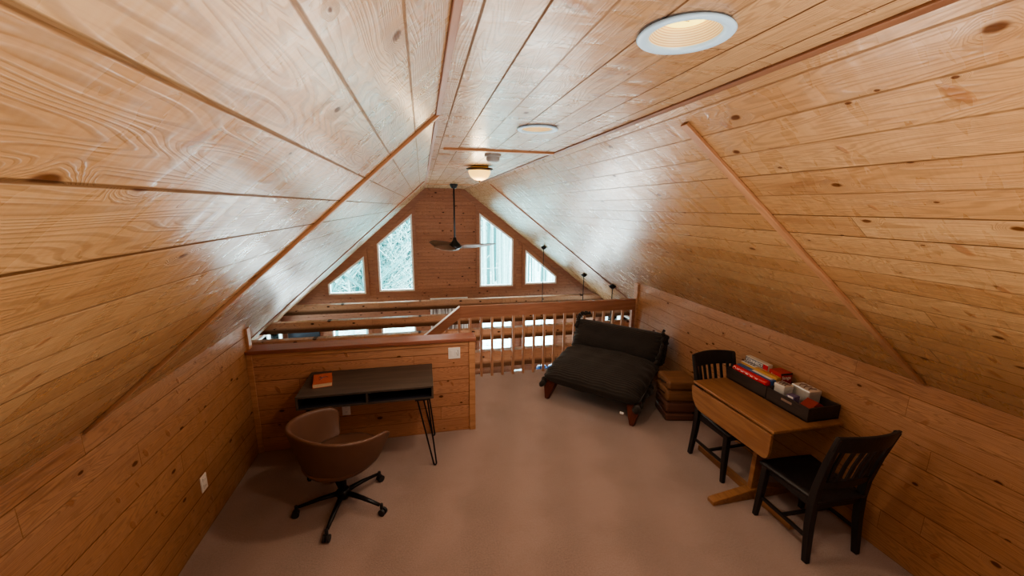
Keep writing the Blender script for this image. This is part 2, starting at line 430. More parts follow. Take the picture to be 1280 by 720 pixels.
M['trimdark'] = solid_wood('dark_pine_casing', (.34, .155, .095), (.25, .105, .062), .5, axis=0)
for i, l in enumerate(['small angled gable window, leftmost', 'tall angled gable window left of the fan', 'tall angled gable window right of the fan', 'small angled gable window, rightmost']):
    gable_window(UP[i], l)
for i in range(4):
    a0, a1 = UP[i][0][0], UP[i][1][0]
    gable_window([(a0, LZ0), (a1, LZ0), (a1, LZ1), (a0, LZ1)], 'rectangular lower gable window behind the beams')
def side_window(x, y0, y1, z0, z1, sgn, label):
    global wn_i
    wn_i += 1
    bm = bmesh.new(); t = .05
    nd = 3
    for (a, b, c, d) in [(y0, y1, z0, z0 + t), (y0, y1, z1 - t, z1), (y0, y0 + t, z0, z1), (y1 - t, y1, z0, z1)] + [(y0 + (y1 - y0) * k / nd - .02, y0 + (y1 - y0) * k / nd + .02, z0, z1) for k in range(1, nd)]:
        box(bm, x - .05, x + .03, a, b, c, d)
    w = link('window_%d' % wn_i, bm, M['white']); struct(w, label)
    link('pane', BX(x - .005, x + .005, y0, y1, z0, z1), M['glass'], w)
side_window(SL, *SWL[0][:2], *SWL[0][2:], 1, 'low side window under the left eave'); side_window(SR, *SWR[0][:2], *SWR[0][2:], -1, 'low side window under the right eave')
# white painted reveal strip under left and right eaves
tn = [0]; M['strip'] = solid_wood('brown_corner_strip', (.26, .125, .070), (.17, .075, .042), .5, axis=0)
def trim(bm, mat=None, label=None, bevel=.003):
    tn[0] += 1
    o = link('trim_%d' % tn[0], bm, mat or M['trimwood'], bevel=bevel); struct(o, label); return o
def trim_l(o_, u, v, L, W, T, mat=None, label=None):
    """batten with local x along its length so the grain follows it"""
    tn[0] += 1
    o = link('trim_%d' % tn[0], BX(0, L, -W / 2, W / 2, 0, T), mat or M['trimwood'], bevel=.003); o.matrix_world = frame(o_, u, v); struct(o, label); return o
dl = Vector((-1, 0, -ML)).normalized(); dr = Vector((1, 0, -MR)).normalized()
# slope battens (u x v must point into the room: down)
def batten_left(y, s0, s1, w=.045, t=.016, mat=None, label=None):
    p = Vector((CL, y, ZC)) + dl * s0; o = trim_l(p, dl, (0, 1, 0), s1 - s0, w, t, mat, label)
    nrm = o.matrix_world.to_3x3() @ Vector((0, 0, 1))
    if nrm.dot(Vector((.6, 0, -1))) < 0: o.matrix_world = frame(p, dl, (0, -1, 0))
def batten_right(y, s0, s1, w=.045, t=.016, mat=None, label=None):
    p = Vector((CR, y, ZC)) + dr * s0; o = trim_l(p, dr, (0, -1, 0), s1 - s0, w, t, mat, label)
    nrm = o.matrix_world.to_3x3() @ Vector((0, 0, 1))
    if nrm.dot(Vector((-.6, 0, -1))) < 0: o.matrix_world = frame(p, dr, (0, 1, 0))
batten_left(2.03, .0, kl, label='wooden batten across the left slope')
batten_right(1.62, .10, kr - .01, label='wooden batten across the right slope')
batten_left(6.85, .05, el - .02, .05, mat=M['trimdark']); batten_right(6.75, .10, er - .02, .05, mat=M['trimdark'])
def batten_flat(y, x0, x1, w=.045):
    trim_l((x0, y, ZC), (1, 0, 0), (0, -1, 0), x1 - x0, w, .016)
batten_flat(3.17, .175, CR - .01, .055); batten_flat(8.25, CL, CR)
# long corner strips where the flat strip meets the slopes
trim_l((CL, YB, ZC - .001), (0, 1, 0), (1, 0, .35), YG - YB, .024, .012, M['trimdark'], label='corner strip along the left edge of the flat ceiling')
trim_l((CR, YB, ZC - .001), (0, 1, 0), (1, 0, -.30), YG - YB, .024, .012, M['strip'], label='corner strip along the right edge of the flat ceiling')
# gable edge boards following the roof
def gable_edge(p0, p1, w):
    (x0, z0), (x1, z1) = p0, p1
    d = Vector((x1 - x0, z1 - z0)).normalized(); n = Vector((d.y, -d.x))
    if n.y > 0: n = -n
    q = [(x0, z0), (x1, z1), (x1 + n.x * w, z1 + n.y * w), (x0 + n.x * w, z0 + n.y * w)]
    trim(prism(q, YG - .035, YG - .001), M['trimdark'], bevel=0)
gable_edge((SL, roofz(SL)), (CL, ZC), .14); gable_edge((CR, ZC), (SR, roofz(SR)), .14)

# half wall in front of the stairwell, its cap and trims
o = link('wall_half', BX(0, .45 - XL, 0, .965, -.11, 0), M['half']); o.matrix_world = frame((XL, YH, 0), (1, 0, 0), (0, 0, 1)); struct(o, 'low boarded half wall behind the desk')
trim(BX(XL, .475, YH - .035, YH + .145, .965, 1.0), M['capwood'], 'mauve brown cap board on the half wall', .006)
trim(BX(XL + .04, .40, YH - .012, YH, .925, .965), M['trimwood'])
trim(BX(XL, XL + .045, YH - .016, YH, 0, .965), M['trimwood'], 'vertical corner strip on the left of the half wall')
trim(BX(.405, .452, YH - .018, YH, 0, .965), M['trimwood'], 'vertical strip on the right end of the half wall')
trim(BX(.450, .466, YH - .018, YH + .11, 0, .965), M['trimwood'])
trim(BX(XL - .005, XL + .022, YH + .02, YH + .085, .99, 1.19), M['trimwood'], 'short post capping the end of the left knee wall')
trim(BX(XR - .03, XR + .005, YR - .05, YR + .045, 0, 1.21), M['trimwood'], 'post capping the end of the right knee wall')
# stairs behind the half wall
bm = bmesh.new()
for i in range(13):
    x1 = .46 - i * .25; z1 = -.20 * (i + 1) + .02
    box(bm, x1 - .27, x1, YH + .12, YR - .02, z1 - .2, z1)
st = link('staircase', bm, plain('stair_wood', (.26, .12, .06), .45)); struct(st, 'stairs going down behind the half wall')

# ------------------------------------------------------------------ railing
rl = thing('railing', 'wooden loft railing with wide top board and square balusters', 'railing', (1.7, YR, 0))
def pr(name, bm, mat, parent, **k):
    """parts are authored in world coordinates, then parented keeping the place"""
    o = link(name, bm, mat, None, **k)
    o.parent = parent; o.matrix_parent_inverse = PI_(parent)
    return o
def PI_(p):
    m = Matrix.Translation(p.location) @ p.rotation_euler.to_matrix().to_4x4()
    return m.inverted()
pr('top_rail', BX(.43, XR - .03, YR - .02, YR + .02, .835, .985), M['railwood'], rl, bevel=.004)
pr('rail_cap', BX(.43, XR - .03, YR - .024, YR + .032, .985, .992), M['railwood'], rl)
sl = .80
bm = prism([(.43, .985), (-1.45, .985 - sl * 1.88), (-1.45, .985 - sl * 1.88 - .19), (.43, .835)], YR - .02, YR + .02)
pr('sloping_rail', bm, M['railwood'], rl, bevel=.003)
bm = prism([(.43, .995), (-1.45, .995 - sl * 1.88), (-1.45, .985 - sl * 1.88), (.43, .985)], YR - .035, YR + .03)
o = pr('sloping_lit_edge', bm, M['white'], rl); o['label'] = 'pale lit edge of the sloping rail'  # white colour stands for the light caught along this edge
xb = .421
for i in range(17):
    x = .421 + .1457 * i
    pr('baluster', BX(x - .016, x + .016, YR - .016, YR + .016, 0, .84), M['balwood'], rl, bevel=.002)
for i in range(1, 11):
    x = .421 - .16 * i; zt = .985 - sl * (.43 - x) - .15
    pr('baluster', BX(x - .016, x + .016, YR - .016, YR + .016, zt - .72, zt + .02), M['balwood'], rl, bevel=.002)
pr('newel_post', BX(2.885, 2.93, YR - .03, YR + .03, 0, .835), M['railwood'], rl, bevel=.003)

# ------------------------------------------------------------------ beams of the great room
BEAMS = [(9.85, 'knotty tie beam nearest the gable windows, topmost of the four', .0), (8.42, 'knotty tie beam, second from the top below the gable windows', 0), (7.28, 'knotty tie beam crossing between two rows of lower window panes', 0), (6.05, 'paler knotty tie beam, lowest of the four above the great room', 0)]
for i, (y, lab, _) in enumerate(BEAMS):
    zt = -.10 if i < 3 else -.09
    hb = .225 if i < 3 else .28
    x0 = SL + .02; x1 = SR - .02
    o = link('tie_beam', BX(0, x1 - x0, 0, hb, -.14, 0), M['beam'], bevel=.006)
    o.matrix_world = frame((x0, y, zt - hb), (1, 0, 0), (0, 0, 1)); tag(o, lab, 'beam', 'tie beams across the great room')
    o.location.y = y

# ------------------------------------------------------------------ ceiling fixtures
def can(cx, cy, label):
    t = thing('recessed_light', label, 'ceiling light', (cx, cy, ZC), 0, 'recessed lights in the ceiling strip')
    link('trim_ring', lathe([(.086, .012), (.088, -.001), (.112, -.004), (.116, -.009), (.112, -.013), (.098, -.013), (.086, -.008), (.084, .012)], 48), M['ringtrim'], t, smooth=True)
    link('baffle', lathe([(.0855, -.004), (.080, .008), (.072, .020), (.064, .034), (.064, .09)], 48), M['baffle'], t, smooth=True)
    link('bulb', lathe([(0, .026), (.03, .0265), (.052, .030), (.060, .036), (.062, .06)], 40), M['bulb'], t, smooth=True)
    link('housing', lathe([(.092, .001), (.092, .15), (0, .15)], 32), M['grey'], t)
    b = N('bulb_mark').set(Base_Color=(.5, .4, .2, 1), Roughness=.5)
    bm = bmesh.new()
    for k in range(4): box(bm, -.009 + k * .005, -.006 + k * .005, -.002, .002, .0245, .026)
    link('bulb_mark', bm, b, t)
    return t
can(*CANS[0], 'large round recessed light with white ring, nearest the camera'); can(*CANS[1], 'round recessed light further along, just before the cross batten')
t = thing('smoke_detector', 'grey round smoke detector on the ceiling beside the bowl lamp', 'smoke detector', (.60, 3.42, ZC))
link('base', lathe([(0, 0), (.07, 0), (.07, -.018), (.062, -.022), (0, -.022)], 32), M['grey'], t, smooth=False)
link('cover', lathe([(.056, -.02), (.056, -.045), (.048, -.058), (.03, -.064), (0, -.065)], 32), M['grey'], t, smooth=True)
t = thing('bowl_lamp', 'lit cream glass bowl ceiling lamp with bronze rim', 'ceiling light', (.632, 4.45, ZC))
link('canopy', lathe([(0, 0), (.10, 0), (.10, -.012), (.05, -.03), (0, -.03)], 32), M['bronze'], t, smooth=False)
link('rim', lathe([(.10, -.02), (.145, -.024), (.148, -.032), (.132, -.046), (.122, -.048), (.10, -.03)], 40), M['bronze'], t, smooth=True)
link('glass_bowl', lathe([(.123, -.040), (.118, -.075), (.098, -.115), (.06, -.142), (.02, -.152), (0, -.153)], 40), M['bowl'], t, smooth=True)
link('finial', lathe([(0, -.15), (.012, -.152), (.016, -.158), (.007, -.165), (.007, -.172), (.01, -.178), (0, -.186)], 16), M['bronze'], t, smooth=True)
# fan
t = thing('ceiling_fan', 'dark three-blade ceiling fan on a long rod', 'ceiling fan', (.637, 8.17, ZC))
link('canopy', lathe([(0, 0), (.085, 0), (.085, -.02), (.055, -.075), (.02, -.09), (0, -.09)], 28), M['black_metal'], t, smooth=True)
link('downrod', TB([(0, 0, -.05), (0, 0, -1.12)], .017, 12), M['black_metal'], t, smooth=True)
link('motor', lathe([(0, -1.06), (.03, -1.07), (.04, -1.12), (.075, -1.17), (.13, -1.225), (.145, -1.26), (.12, -1.285), (.06, -1.30), (0, -1.30)], 32), M['black_metal'], t, smooth=True)
link('light_lens', lathe([(.10, -1.292), (.085, -1.32), (.04, -1.335), (0, -1.338)], 28), M['grey'], t, smooth=True)
for a in (2, 122, 242):
    bm = bmesh.new(); ring_prev = None
    for i in range(9):
        f = i / 8; r = .10 + .77 * f; w = .04 + .10 * math.sin(PI * min(1, .15 + f * .80)) ** .8 * (1 if f < .9 else .6)
        z = -1.255 + .05 * f * f; tw = R(-27 + 8 * f)
        ca, sa = math.cos(tw), math.sin(tw)
        sec = []
        for (yy, zz) in ((-w, 0), (-w * .5, .008), (w * .5, .008), (w, 0), (w * .5, -.006), (-w * .5, -.006)):
            sec.append(bm.verts.new((r, yy * ca - zz * sa, z + yy * sa + zz * ca)))
        if ring_prev:
            for k in range(6): bm.faces.new((ring_prev[k], ring_prev[(k + 1) % 6], sec[(k + 1) % 6], sec[k]))
        else: bm.faces.new(sec[::-1])
        ring_prev = sec
    bm.faces.new(ring_prev)
    bmesh.ops.rotate(bm, verts=bm.verts, cent=(0, 0, 0), matrix=Matrix.Rotation(R(a), 3, 'Z'))
    link('blade', bm, M['blade'], t, smooth=True)
# pendants hanging from the right slope into the great room
def pend(p, zlow, label):
    t = thing('pendant_lamp', label, 'pendant light', p, 0, 'pendant lamps hanging from the right slope')
    link('canopy', lathe([(0, .02), (.07, -.02), (.055, -.05), (.012, -.085), (0, -.085)], 20), M['black_metal'], t, smooth=True)
    L = p[2] - zlow
    link('cord', TB([(0, 0, -.05), (0, 0, -L)], .008, 8), M['black_metal'], t)
    link('shade', lathe([(.012, -L + .03), (.03, -L), (.10, -L - .10), (.105, -L - .15), (.10, -L - .15), (.09, -L - .1), (.02, -L - .01)], 24), M['black_metal'], t, smooth=True)
pend((2.775, 8.85, roofz(2.775) - .02), -2.1, 'thin black corded pendant farthest away, nearest the gable windows')
pend((3.469, 8.02, roofz(3.469) - .02), -2.0, 'thin black corded pendant, middle one of three on the right slope')
pend((3.431, 6.58, roofz(3.431) - .02), -1.8, 'thin black corded pendant nearest the loft railing')

# ------------------------------------------------------------------ electrical plates
def duplex(name, mw, label, cat, kind):
    o = bpy.data.objects.new(name, None); C.objects.link(o); o.matrix_world = mw; o.empty_display_size = .05; tag(o, label, cat)
    w = .037 if kind == 'outlet' else .058
    link('plate', BX(-w, w, -.058, .058, 0, .007), M['plate'], o, bevel=.003)
    if kind == 'outlet':
        for s in (-1, 1):
            q = link('socket', BX(-.016, .016, s * .024 - .014, s * .024 + .014, .006, .010), M['plate'], o, bevel=.002)
            bm = bmesh.new(); box(bm, -.007, -.005, s * .024 - .004, s * .024 + .006, .0098, .0104); box(bm, .005, .007, s * .024 - .004, s * .024 + .006, .0098, .0104)
            link('slots', bm, M['black_plastic'], q)
    else:
        link('rocker', BX(-.040, -.012, -.032, .032, .006, .011), M['plate'], o, bevel=.002)
        link('toggle', BX(.020, .028, -.004, .016, .006, .018), M['plate'], o, bevel=.002)
        link('dimmer', BX(.032, .040, -.030, .030, .006, .009), M['grey'], o, bevel=.001)
duplex('wall_outlet', frame((XL, 2.80, .355), (0, 1, 0), (0, 0, 1)), 'white outlet on the left wall', 'outlet', 'outlet')
duplex('wall_outlet', frame((-.768, YH - .001, .352), (1, 0, 0), (0, 0, 1)), 'white outlet on the half wall under the desk', 'outlet', 'outlet')
duplex('light_switch', frame((.262, YH - .001, .845), (1, 0, 0), (0, 0, 1)), 'white double switch plate at the right end of the half wall', 'switch', 'switch')

# ------------------------------------------------------------------ desk
DX0, DX1, DY0, DY1 = -1.035, .043, 3.16, 3.655
t = thing('writing_desk', 'dark grey-brown desk with two open cubbies on black hairpin legs', 'desk', ((DX0 + DX1) / 2, (DY0 + DY1) / 2, 0))
pr('desktop', BX(DX0, DX1, DY0, DY1, .742, .76), M['desk'], t, bevel=.002)
bm = bmesh.new()
box(bm, DX0, DX1, DY0, DY1, .645, .660)
box(bm, DX0, DX0 + .016, DY0, DY1, .66, .742); box(bm, DX1 - .016, DX1, DY0, DY1, .66, .742)
pr('case', bm, M['desk'], t)
pr('divider', BX(-.505, -.489, DY0 + .001, DY1, .66, .742), M['desk'], t)
pr('back_panel', BX(DX0 + .016, DX1 - .016, DY0 + .18, DY0 + .19, .66, .742), M['desk_in'], t)
bm = bmesh.new(); box(bm, DX0 + .017, -.506, DY0 + .004, DY0 + .18, .6602, .662); box(bm, -.488, DX1 - .017, DY0 + .004, DY0 + .18, .6602, .662)
pr('cubby_floor', bm, M['desk_in'], t)
def hairpin(x, y, sx, sy):
    # foot out at the corner, rods climbing inwards
    bm = bmesh.new(); z0 = .006
    top1 = (x - sx * .13, y, .642); top2 = (x - sx * .05, y - sy * .07, .642)
    f1 = (x - .012 * sx, y, z0 + .012); f2 = (x + .012 * sx, y + .0, z0 + .012)
    sweep(bm, [top1, f1, (x - .006 * sx, y, z0), (x + .006 * sx, y, z0), f2, top2], .007, 8)
    top3 = (x - sx * .10, y - sy * .05, .642)
    box(bm, x - sx * .09 - .06, x - sx * .09 + .06, y - sy * .035 - .05, y - sy * .035 + .05, .641, .645)
    return bm
for sx in (-1, 1):
    for sy in (-1, 1):
        x = DX1 - .005 if sx > 0 else DX0 + .045; y = DY1 - .03 if sy > 0 else DY0 - .0
        pr('leg', hairpin(x, y, sx, sy), M['black_metal'], t)
# book
t = thing('book', 'orange-red hardback book lying on the desk', 'book', (-.885, 3.415, .76), R(11))
red = N('orange_red_cloth'); f = red.noise(red.obco(), 9., 3)
red.bump(red.noise(red.obco(), 300., 2), .1, .001)
RED = red.set(Base_Color=red.mix(f, (.36, .080, .048), (.44, .12, .070)), Roughness=.55)
bm = bmesh.new(); box(bm, -.075, .075, -.105, .105, .033, .036); box(bm, -.075, .075, -.105, .105, 0, .003); box(bm, -.075, -.071, -.105, .105, 0, .036)
link('cover', bm, RED, t)
pg = N('page_edges'); s = pg.xyz(pg.obco()); pg = pg.set(Base_Color=pg.mix(pg.smooth(pg.math('SINE', pg.math('MULTIPLY', s[2], 3000.)), -1., 1.), (.62, .48, .33), (.50, .36, .24)), Roughness=.8)
link('pages', BX(-.070, .072, -.101, .101, .003, .033), pg, t)
bm = bmesh.new()
sweep(bm, [(-.02, -.03, .0365), (-.01, .0, .0368), (.005, .02, .0368), (.03, .025, .0368), (.045, .01, .0365)], [.003, .006, .005, .004, .002], 6)
sweep(bm, [(.0, .015, .0365), (-.018, .035, .0368), (-.03, .03, .0365)], [.002, .005, .002], 6)
link('cover_picture', bm, plain('dark_print', (.10, .05, .06), .6), t)

# ------------------------------------------------------------------ swivel chair
t = thing('office_chair', 'brown leather bucket swivel chair on black five-star base', 'office chair', (-.655, 2.815, 0), 0)
FACE = R(46)     # direction the seat opens to, from +X
def shell_rows():
    bm = bmesh.new(); n = 44; rows = []
    A = R(126)
    prof = 9
    for layer in (0, 1):
        g = []
        for i in range(n + 1):
            a = -A + 2 * A * i / n; fa = abs(a) / A
            ang = FACE + PI + a
            ztop = .768 - .115 * fa ** 1.2 - .045 * (1 - (1 - min(1, max(0, (fa - .84) / .16)) ** 2.5) ** .5)
            zbot = .405 + .015 * fa
            zbot += .035 * (1 - (1 - min(1, max(0, (fa - .86) / .14)) ** 2.5) ** .5)
            c = []
            for k in range(prof + 1):
                v = k / prof
                r = .246 + .090 * v ** .8 + .045 * fa ** 2 - (0.0 if layer == 0 else .032)
                # round the top rim
                z = zbot + (ztop - zbot) * v
                el = 1. - .10 * abs(math.sin(a))
                c.append(bm.verts.new((r * math.cos(ang), r * math.sin(ang), z)))
            g.append(c)
        rows.append(g)
    o, i_ = rows
    for i in range(n):
        for k in range(prof):
            bm.faces.new((o[i][k], o[i + 1][k], o[i + 1][k + 1], o[i][k + 1]))
            bm.faces.new((i_[i][k], i_[i][k + 1], i_[i + 1][k + 1], i_[i + 1][k]))
        bm.faces.new((o[i][prof], o[i + 1][prof], i_[i + 1][prof], i_[i][prof]))
        bm.faces.new((o[i][0], i_[i][0], i_[i + 1][0], o[i + 1][0]))
    for e in (0, n):
        for k in range(prof): bm.faces.new((o[e][k], o[e][k + 1], i_[e][k + 1], i_[e][k]))
    return bm
link('backrest_shell', shell_rows(), M['leather'], t, smooth=True, sub=1)
bm = lathe([(0, .33), (.10, .335), (.19, .355), (.245, .39), (.262, .42), (.255, .445), (.22, .46), (.12, .455), (0, .45)], 40)
for v in bm.verts:   # lengthen the seat to the front
    d = Vector((math.cos(FACE), math.sin(FACE), 0)); q = v.co.dot(d)
    if q > 0: v.co += d * q * .14
link('seat', bm, M['leather'], t, smooth=True)
link('gas_lift', TB([(0, 0, .10), (0, 0, .345)], .026, 16), M['black_metal'], t, smooth=True)
link('tilt_mechanism', BX(-.075, .075, -.06, .06, .30, .335), M['black_metal'], t, bevel=.01)
link('hub', lathe([(0, .075), (.045, .08), (.052, .10), (.048, .14), (.032, .155), (0, .155)], 24), M['black_metal'], t, smooth=True)
for a in (188, 260, 332, 44, 116):
    ar = R(a); c, s = math.cos(ar), math.sin(ar)
    link('base_arm', TB([(c * .03, s * .03, .118), (c * .17, s * .17, .105), (c * .31, s * .31, .078)], [(.017, .022), (.014, .018), (.011, .013)], 10, (0, 0, 1)), M['black_metal'], t, smooth=True)
    cx, cy = c * .325, s * .325
    bm = bmesh.new(); sweep(bm, [(cx, cy, .09), (cx, cy, .05)], .012, 10)
    p = Vector((-s, c, 0)); q = Vector((cx, cy, .026)) + Vector((c, s, 0)) * .008
    ca = link('caster', bm, M['black_plastic'], t)
    for sg in (-1, 1):
        b0 = q + p * sg * .006; b1 = q + p * sg * .022
        link('wheel', TB([b0, b1], .026, 20), M['black_plastic'], ca, smooth=False)

# ------------------------------------------------------------------ drop-leaf table
HX, TY0, TY1, TZ = 2.315, 1.975, 2.815, .762
t = thing('drop_leaf_table', 'honey oak drop-leaf table against the right wall', 'table', (2.62, 2.39, 0))
pr('tabletop', BX(HX, 2.93, TY0, TY1, TZ - .022, TZ), M['oak'], t, bevel=.005)
pts = [(TY0 + .005, TZ - .028), (TY0 + .005, TZ - .17)]
for k in range(7):
    a = k / 6 * PI / 2; pts.append((TY0 + .005 + .05 - .05 * math.cos(a), TZ - .17 - .06 * math.sin(a)))
for k in range(9):
    a = k / 8 * PI / 2; pts.append((TY1 - .005 - .13 + .13 * math.sin(a), TZ - .04 - .19 * math.cos(a)))
bm = bmesh.new(); A_ = [bm.verts.new((HX - .012, y, z)) for y, z in pts]; B_ = [bm.verts.new((HX + .010, y, z)) for y, z in pts]
bm.faces.new(A_); bm.faces.new(B_[::-1])
for i in range(len(pts)): bm.faces.new((A_[i], A_[(i + 1) % len(pts)], B_[(i + 1) % len(pts)], B_[i]))
pr('drop_leaf', bm, M['oak'], t, bevel=.004)
bm = bmesh.new(); box(bm, 2.37, 2.90, TY0 + .10, TY0 + .12, TZ - .10, TZ - .022); box(bm, 2.37, 2.90, TY1 - .12, TY1 - .10, TZ - .10, TZ - .022); box(bm, 2.37, 2.39, TY0 + .12, TY1 - .12, TZ - .10, TZ - .022)
pr('apron', bm, M['oak'], t)
LM = plain('oak_leg', (.27, .10, .038), .4)
for y, xf in ((2.25, 2.13),):
    pr('pedestal_leg', prism([(2.475, .03), (2.60, .03), (2.58, TZ - .10), (2.495, TZ - .10)], y - .02, y + .02), M['oak'], t, bevel=.004)
    pr('foot', prism([(xf, 0), (xf, .035), (xf + .05, .045), (2.48, .085), (2.66, .085), (2.80, .05), (2.86, .035), (2.86, 0)], y - .035, y + .035), M['oak'], t, bevel=.006)
pr('floor_runner', BX(2.505, 2.555, 1.90, 2.88, 0, .05), M['oak'], t, bevel=.004)

# ------------------------------------------------------------------ chairs
def make_chair():
    """faces +y; origin on the floor under the seat"""
    t = thing('dining_chair', 'black slat-back wooden chair at the near end of the table, back to the camera', 'chair', (0, 0, 0), 0, 'black chairs at the drop-leaf table')
    bm = bmesh.new(); nx, ny = 8, 8; top = []
    for j in range(ny + 1):
        row = []
        for i in range(nx + 1):
            fx = -1 + 2 * i / nx; fy = -1 + 2 * j / ny
            w = .205 + .02 * fy
            y = fy * .215 + (.012 * (1 - fx * fx) if j == ny else 0)
            z = .452 - .014 * (1 - fx * fx) * (1 - (fy * .9) ** 2) - (.006 if abs(fx) > .9 or abs(fy) > .9 else 0)
            row.append(bm.verts.new((fx * w, y, z)))
        top.append(row)
    bot = [[bm.verts.new((v.co.x * .98, v.co.y * .98, .424)) for v in r] for r in top]
    for j in range(ny):
        for i in range(nx):
            bm.faces.new((top[j][i], top[j][i + 1], top[j + 1][i + 1], top[j + 1][i])); bm.faces.new((bot[j][i], bot[j + 1][i], bot[j + 1][i + 1], bot[j][i + 1]))
    for i in range(nx):
        bm.faces.new((top[0][i], bot[0][i], bot[0][i + 1], top[0][i + 1])); bm.faces.new((top[ny][i], top[ny][i + 1], bot[ny][i + 1], bot[ny][i]))
    for j in range(ny):
        bm.faces.new((top[j][0], top[j + 1][0], bot[j + 1][0], bot[j][0])); bm.faces.new((top[j][nx], bot[j][nx], bot[j + 1][nx], top[j + 1][nx]))
    link('seat', bm, M['black_wood'], t, smooth=True)
    W = M['black_wood']
    for s in (-1, 1):
        link('leg', TB([(s * .193, .178, .43), (s * .198, .185, .22), (s * .205, .200, 0)], [(.031, .031), (.029, .029), (.022, .022)], 4, (1, 0, 0)), W, t, bevel=.004)
        # rear leg continuing as the back post
        link('leg', TB([(s * .200, -.215, 0), (s * .192, -.190, .25), (s * .188, -.183, .42), (s * .190, -.195, .55), (s * .200, -.232, .74), (s * .213, -.285, .945)],
                       [(.023, .026), (.029, .032), (.031, .035), (.028, .032), (.024, .028), (.019, .023)], 4, (1, 0, 0)), W, t, bevel=.004)
        link('side_stretcher', TB([(s * .200, .19, .17), (s * .195, -.20, .17)], (.012, .015), 4, (1, 0, 0)), W, t)
        link('seat_rail', BX(min(s * .165, s * .190), max(s * .165, s * .190), -.18, .18, .375, .43), W, t)
    link('cross_stretcher', TB([(-.197, 0, .17), (.197, 0, .17)], (.012, .015), 4, (0, 1, 0)), W, t)
    link('seat_rail', BX(-.18, .18, .165, .19, .375, .43), W, t)
    link('seat_rail', BX(-.18, .18, -.195, -.17, .375, .43), W, t)
    def curved(z0, z1, yb0, yb1, hw, dep, th):
        bm = bmesh.new(); n = 14; pr_ = None; q0 = None
        for i in range(n + 1):
            f = -1 + 2 * i / n; x = f * hw; dy = -dep * (1 - f * f)
            up = .012 * (1 - f * f)
            sec = [bm.verts.new(c) for c in ((x, yb0 + dy - th, z0), (x, yb0 + dy + th, z0), (x, yb1 + dy + th, z1 + up), (x, yb1 + dy - th, z1 + up))]
            if pr_:
                for k in range(4): bm.faces.new((pr_[k], pr_[(k + 1) % 4], sec[(k + 1) % 4], sec[k]))
            else: bm.faces.new(sec[::-1])
            pr_ = sec
        bm.faces.new(pr_); return bm
    link('crest_rail', curved(.845, .955, -.258, -.288, .228, .045, .011), W, t, smooth=False, bevel=.004)
    link('lower_rail', curved(.545, .590, -.195, -.202, .195, .028, .010), W, t, bevel=.003)
    for k in range(6):
        f = (-1 + 2 * (k + .5) / 6) * .93
        x0, x1 = f * .180, f * .195; b0 = -.198 - .028 * (1 - f * f); b1 = -.258 - .045 * (1 - f * f)
        link('slat', TB([(x0, b0, .575), ((x0 + x1) / 2, (b0 + b1) / 2 + .006, .72), (x1, b1, .86)], [(.018, .009)] * 3, 4, (1, .0, 0)), W, t, bevel=.002)
    return t
ch = make_chair()
ch.location = (2.585, 1.875, 0); ch.rotation_euler = (0, 0, R(-2))
dup(ch, (2.600, 2.640, 0), R(181), 'black slat-back wooden chair at the far end of the table, beside the stool')

# ------------------------------------------------------------------ trays with games
def tray(y0, y1, label, slot):
    t = thing('wooden_tray', label, 'tray', (2.800, (y0 + y1) / 2, TZ), 0, 'dark trays on the table')
    x0, x1, h, w = -.145, .145, .106, .012; b = (y1 - y0) / 2
    link('bottom', BX(x0, x1, -b, b, 0, .01), M['tray'], t)
    for s in (-1, 1):
        link('side', BX(min(s * .145, s * .133), max(s * .145, s * .133), -b, b, 0, h), M['tray'], t, bevel=.002)
        link('end', BX(x0 + w, x1 - w, min(s * b, s * (b - w)), max(s * b, s * (b - w)), 0, h), M['tray'], t, bevel=.002)
    if slot: link('handle_slot', BX(-.147, -.1445, -.045, .045, .066, .084), plain('worn_pale_edge', (.25, .17, .13), .6), t, bevel=.001)
tray(2.030, 2.385, 'dark wooden tray with handle slot holding the tins, nearer the camera', True)
tray(2.392, 2.812, 'dark wooden tray holding the board games, farther from the camera', False)
BZ = TZ + .0105
def gbox(name, label, dims, loc, rz, top, side, tilt=0., group='board game boxes in the far tray'):
    t = thing(name, label, 'game box', loc, rz, group)
    lx, ly, h = dims
    link('lower_box', BX(-lx / 2 + .002, lx / 2 - .002, -ly / 2 + .002, ly / 2 - .002, 0, h * .95), side, t)
    link('lid', BX(-lx / 2, lx / 2, -ly / 2, ly / 2, h * .28, h), top, t, bevel=.002)
    if tilt: t.rotation_euler = (0, tilt, rz)
    return t
def col(n, c, r=.4): return plain(n, c, r, var=.18, scale=25, bump=.02)
def text(s, size, mat, parent, mw, name='lettering'):
    cu = bpy.data.curves.new('t', 'FONT'); cu.body = s; cu.size = size; cu.extrude = .0006; cu.align_x = 'CENTER'; cu.align_y = 'CENTER'; cu.offset = size * .02
    o = bpy.data.objects.new('t', cu); C.objects.link(o); bpy.context.view_layer.update()
    me = bpy.data.meshes.new_from_object(o.evaluated_get(bpy.context.evaluated_depsgraph_get())); bpy.data.objects.remove(o)
    me.materials.clear(); me.materials.append(mat)
    q = bpy.data.objects.new(name, me); C.objects.link(q); q.parent = parent; q.matrix_local = mw; return q
WH = plain('white_ink', (.72, .70, .66), .5, bump=0); BK = plain('black_ink', (.02, .02, .025), .5, bump=0)
LEFT = lambda x, y, z: frame((x, y, z), (0, -1, 0), (0, 0, 1))     # text on a face looking to -x
FRONT = lambda x, y, z: frame((x, y, z), (1, 0, 0), (0, 0, 1))     # text on a face looking to -y
UPF = lambda x, y, z: frame((x, y, z), (0, -1, 0), (1, 0, 0))
